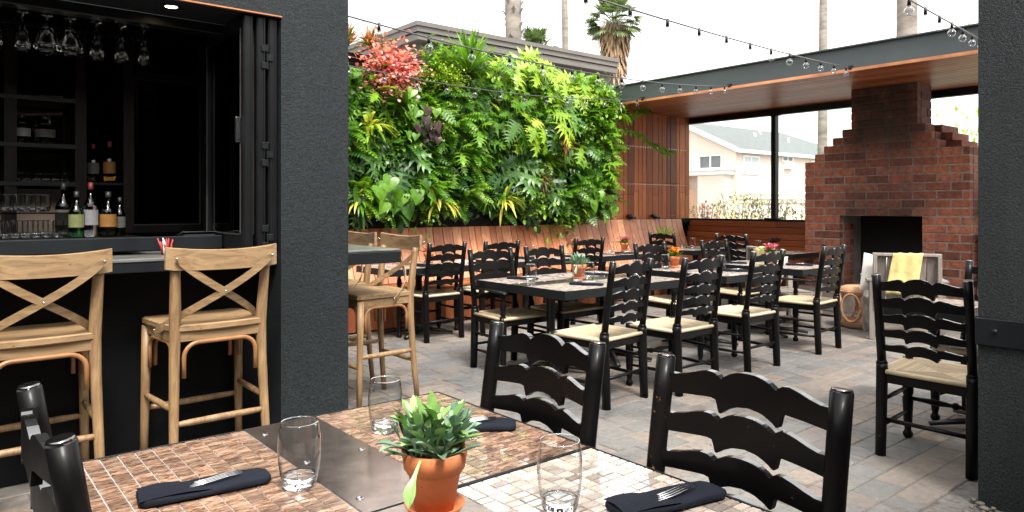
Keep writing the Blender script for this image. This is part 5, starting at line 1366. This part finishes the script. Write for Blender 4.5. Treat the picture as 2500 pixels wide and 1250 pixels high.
def hwin(face, a0, a1, z0, z1, dark=True, split=True):
    m = HB()
    if face == 'Y': f = lambda u, d, z: (u, HY - d, z)
    else: f = lambda u, d, z: (HX - d, u, z)
    def bx(u0, u1, d0, d1, za, zb, mb): a = f(u0, d0, za); b = f(u1, d1, zb); mb.box(a, b)
    t = .1
    bx(a0 - t, a1 + t, .005, .08, z1, z1 + t, m); bx(a0 - t, a1 + t, .005, .08, z0 - t, z0, m); bx(a0 - t, a0, .005, .08, z0, z1, m); bx(a1, a1 + t, .005, .08, z0, z1, m)
    if split: bx((a0 + a1) / 2 - .04, (a0 + a1) / 2 + .04, .005, .07, z0, z1, m)
    o = m.build('window', 'white_trim', hs_); m = HB(); bx(a0, a1, .005, .03, z0, z1, m); m.build('pane', 'dark_glass' if dark else 'curtain', o)
hwin('Y', 40.25, 41.9, 3.5, 4.5, False); hwin('Y', 44.9, 46.1, 4.45, 4.7); hwin('Y', 48.7, 50.2, 3.4, 4.5, False); hwin('Y', 41.1, 41.8, 1.15, 1.6); hwin('Y', 42.9, 43.6, 1.15, 1.6); hwin('X', 26.9, 28.5, 3.85, 4.6)
m = HB(); m.box((45.0, HY - .35, 3.9), (46.0, HY - .005, 4.3)); m.build('air_conditioner', 'white_trim', hs_)
m = HB(); m.box((HX + .2, HY - .1, 2.15), (57, HY - .004, 2.28)); m.box((HX + .2, HY - .14, 1.85), (57, HY - .004, 1.95)); m.box((HX + .2, HY - .09, 1.6), (57, HY - .004, 1.68)); m.build('moulding', 'white_trim', hs_)
m = HB(); m.box((HX - .9, HY + .1, 3.35), (HX - .005, 33, 3.62)); m.box((HX - 1.05, HY - .05, 3.62), (HX - .005, 33, 3.78)); m.build('balcony', 'white_trim', hs_)
m = HB(); m.box((HX - .8, HY + .3, -.03), (HX - .006, HY + 2.3, 3.34)); m.box((HX - .8, HY + 3.6, -.03), (HX - .006, 33, 3.34)); m.build('porch_wall', 'house_wall', hs_)
m = HB(); m.box((HX - .79, HY + 2.3, -.03), (HX - .01, HY + 3.6, 2.4)); m.build('recess', 'house_recess', hs_)
tag(hs_, 'pale pink two storey house with grey shingle roof seen through the window', 'house')
m = MB(); m.box((0, 0, 0), (9, 6, 4.4)); m.add([(-.3, -.3, 4.4), (9.3, -.3, 4.4), (9.3, 6.3, 4.4), (-.3, 6.3, 4.4), (4.5, 3, 5.4)], [(0, 1, 4), (1, 2, 4), (2, 3, 4), (3, 0, 4)], mi=1)
nh = m.build('wall', ['house_wall', 'roof_shingle']); e_ = empty('stucco_house', (36, 33.5, -.03)); nh.parent = e_
m = MB(); m.tube([(-.1, -.3, 4.3), (-.1, -.2, 3.9), (-.05, -.1, 3.7), (-.05, -.1, 0)], .08, 8); m.build('drainpipe', 'white_trim', e_)
tag(e_, 'second pale house just left of the pink one behind the window post', 'house')
# palms
def palm(name, x, y, H_, r0, r1, crown=None, label='', skirt=0, seed=1):
    o = empty(name, (x, y, -.03)); rs = random.Random(seed); m = MB(); n = 22; pts = []; ra = []
    for i in range(n + 1):
        t = i / n; pts.append((.1 * math.sin(t * 2 + seed), 0, H_ * t)); ra.append((r0 + (r1 - r0) * t) * (1 + .03 * math.sin(i * 2.7)))
    m.tube(pts, ra, 12)
    if skirt != 9:
        k = int(H_ * 14)
        for i in range(k):
            z = rs.uniform(0, H_); a = rs.uniform(0, 2 * PI); rr = r0 + (r1 - r0) * z / H_; c = Vector((.1 * math.sin(z / H_ * 2 + seed) + rr * math.cos(a), rr * math.sin(a), z))
            leaf_blade(m, c, Vector((math.cos(a), math.sin(a), 1.8)), rr * 1.0, rr * .28, droop=.4, n=2, r=rs.random())
    m.build('trunk', 'palm_trunk', o)
    if skirt and skirt != 9:
        m = MB()
        for i in range(380):
            z = H_ - rs.uniform(0, skirt) ; a = rs.uniform(0, 2 * PI); u = (H_ - z) / skirt; rr = r1 * (2.1 - 1.0 * u)
            c = Vector((.1 * math.sin(2 + seed) + rr * math.cos(a) * .7, rr * math.sin(a) * .7, z)); leaf_blade(m, c, Vector((math.cos(a) * .5, math.sin(a) * .5, -1)), rs.uniform(.35, .7), .04, droop=1, n=3, r=rs.random())
        m.build('dead_frond_skirt', 'palm_skirt', o)
    if crown:
        m = MB()
        for i in range(70):
            a = rs.uniform(0, 2 * PI); el = rs.uniform(-.6, 1.4); d = Vector((math.cos(a) * math.cos(el), math.sin(a) * math.cos(el), math.sin(el)))
            L_ = crown * rs.uniform(.45, .6); b = Vector((.1 * math.sin(2 + seed), 0, H_)); e = b + d * L_; m.tube([b, e], .012, 4, .3)
            s1 = d.cross(Vector((0, 0, 1))).normalized(); up = s1.cross(d).normalized()
            for k in range(15):   # fan blades
                an = (k - 7) / 7 * 1.35; dd = (d * math.cos(an) + s1 * math.sin(an)).normalized(); leaf_blade(m, e, dd, crown * .5 * rs.uniform(.75, 1) * (1 - .15 * abs(an)), .03, droop=.7, n=3, r=rs.random())
        m.build('crown', 'leaf_palm', o)
    tag(o, label, 'palm tree'); return o
palm('palm_tree', 11.41, 13.92, 9.5, .22, .2, None, 'thick rough palm trunk rising behind the flat roofed building', seed=1)
palm('palm_tree', 23.54, 24.66, 15, .17, .14, None, 'slim smooth palm trunk right of the thick rough one', 9, seed=2)
palm('palm_tree', 17.94, 16.32, 7.5, .32, .27, 1.15, 'fan palm with hanging dead fronds above the plant wall', 1.6, seed=3)
palm('palm_tree', 17.14, 19.57, 6.9, .2, .18, 1.1, 'small fan palm crown between the two trunks', 0, seed=4)
palm('palm_tree', 38.8, 19.88, 16, .3, .2, None, 'distant slim palm trunk behind the pavilion window and beam', 9, seed=5)
palm('palm_tree', 16.94, 6.79, 9, .23, .2, None, 'palm trunk above the roof beam near the right pillar', 9, seed=6)
# shrubs beyond the window
rs = random.Random(77)
for i, (x, y, h, r_, mats, lab) in enumerate([(11.6, 8.3, 1.35, .35, ('leaf_shrub', 'petal_magenta'), 'pink flowering shrub outside the window, leftmost'),
                                        (11.7, 7.6, 1.5, .45, ('leaf_shrub', 'leaf_yellow'), 'pale yellow green shrub outside the window, largest'),
                                        (11.7, 6.9, 1.4, .4, ('leaf_shrub', 'leaf_brown'), 'dry looking shrub outside the window left of the post'),
                                        (11.8, 6.2, 1.35, .4, ('leaf_shrub', 'leaf_brown'), 'sparse shrub outside the window behind the post'), (12, 5.5, 1.25, .35, ('leaf_shrub', 'leaf_mid'), 'low shrub outside the window beside the fireplace')]):
    o = empty('shrub', (x, y, -.03)); m = MB()
    for k in range(14):
        a = rs.uniform(0, 6.28); e = Vector((math.cos(a) * r_ * rs.random(), math.sin(a) * r_ * rs.random(), h * rs.uniform(.8, 1.1))); m.tube([(0, 0, 0), tuple(e * .5 + Vector((0, 0, .1))), tuple(e)], .007, 5)
    m.build('stem', 'palm_trunk', o); m = MB()
    for k in range(700):
        a = rs.uniform(0, 6.28); rr = r_ * rs.random() ** .5; c = Vector((rr * math.cos(a), rr * math.sin(a), h * rs.uniform(.45, 1.08))); leaf_blade(m, c, Vector((rs.gauss(0, 1), rs.gauss(0, 1), rs.gauss(.3, .7))), .08, .02, n=2, r=rs.random(), mi=0 if rs.random() < .75 else 1)
    m.build('foliage', list(mats), o); tag(o, lab, 'shrub', 'shrubs outside the window')
# agave by the right pillar and tree haze behind
one(P_yucca(70, 'leaf_mid', .9, .03, 50, 'agave'), (9.95, 2.75, 1.1), (0, 0, 0), 'spiky green plant in the planter right of the fireplace', 'agave')
o = empty('tree', (16, 4.6, -.03)); m = MB(); m.tube([(0, 0, 0), (.1, 0, 1), (0, .1, 2.2)], [.12, .09, .05], 8); m.build('trunk', 'palm_trunk', o); m = MB(); rs = random.Random(80)
for k in range(2600):
    c = Vector((rs.gauss(0, .8), rs.gauss(0, .8), 1.9 + rs.gauss(0, .75))); leaf_blade(m, c, Vector((rs.gauss(0, 1), rs.gauss(0, 1), rs.gauss(0, .7))), .12, .03, n=2, r=rs.random())
m.build('crown', 'leaf_lime', o); tag(o, 'pale green tree seen between the fireplace and the right pillar', 'tree')
o = empty('utility_pole', (30, 9.4, -.03)); m = MB(); m.tube([(0, 0, 0), (0, 0, 6.3)], .09, 8); m.build('pole', 'palm_trunk', o); m = MB(); m.tube([(0, 1.0, 5.9), (0, -1.0, 6.1)], .05, 6); m.build('crossarm', 'palm_trunk', o); tag(o, 'distant thin utility pole between the chimney and the right pillar', 'utility pole')

# ================================================================== STRING LIGHTS
def string(p0, p1, sag, nb_, label, skip=0):
    p0 = Vector(p0); p1 = Vector(p1); o = empty('string_lights', p1); pts = []
    def pos(t): q = p0.lerp(p1, t) - p1; q.z -= sag * 4 * t * (1 - t); return q
    m = MB(); m.tube([pos(i / 60) for i in range(61)], .0055, 6); m.build('cable', 'cable', o)
    for i in range(nb_):
        t = 1 - (i + .4) / nb_; q = pos(t)
        m = MB(); m.tube([q + Vector((0, 0, .01)), q - Vector((0, 0, .043))], [.009, .0125], 8); m.build('socket', 'frame_metal', o)
        m = MB(); c = q - Vector((0, 0, .072)); m.lathe([(.011, .032), (.014, .027), (.025, .014), (.0295, 0), (.025, -.016), (.014, -.026), (.0005, -.0295)], tuple(c), 18, caps=False); m.lathe([(.004, .03), (.005, .012), (.0035, .004), (.0005, .002)], tuple(c), 8); m.build('bulb', 'bulb_glass', o)
    m = MB(); m.cbox((-.02, -.02, -.02), (.02, .02, .025), .004); m.build('hook', 'frame_metal', o)
    tag(o, label, 'string lights', 'strings of clear globe bulbs over the patio'); return o
string((1.97, 3.98, 2.52), (8.1, 5.4, 2.93), .12, 14, 'string of clear globe bulbs from the stucco pillar across to the middle of the beam')
string((1.97, 5.9, 2.72), (8.1, 6.85, 2.93), .16, 15, 'lowest string of globe bulbs crossing in front of the plant wall')
string((-.8, 2.0, 2.35), (8.1, 3.83, 2.93), .08, 19, 'string of globe bulbs crossing the sky in the upper middle')
string((-1.5, .8, 2.2), (8.1, 2.45, 2.95), .04, 21, 'string of globe bulbs at the upper right, ending behind the right pillar')
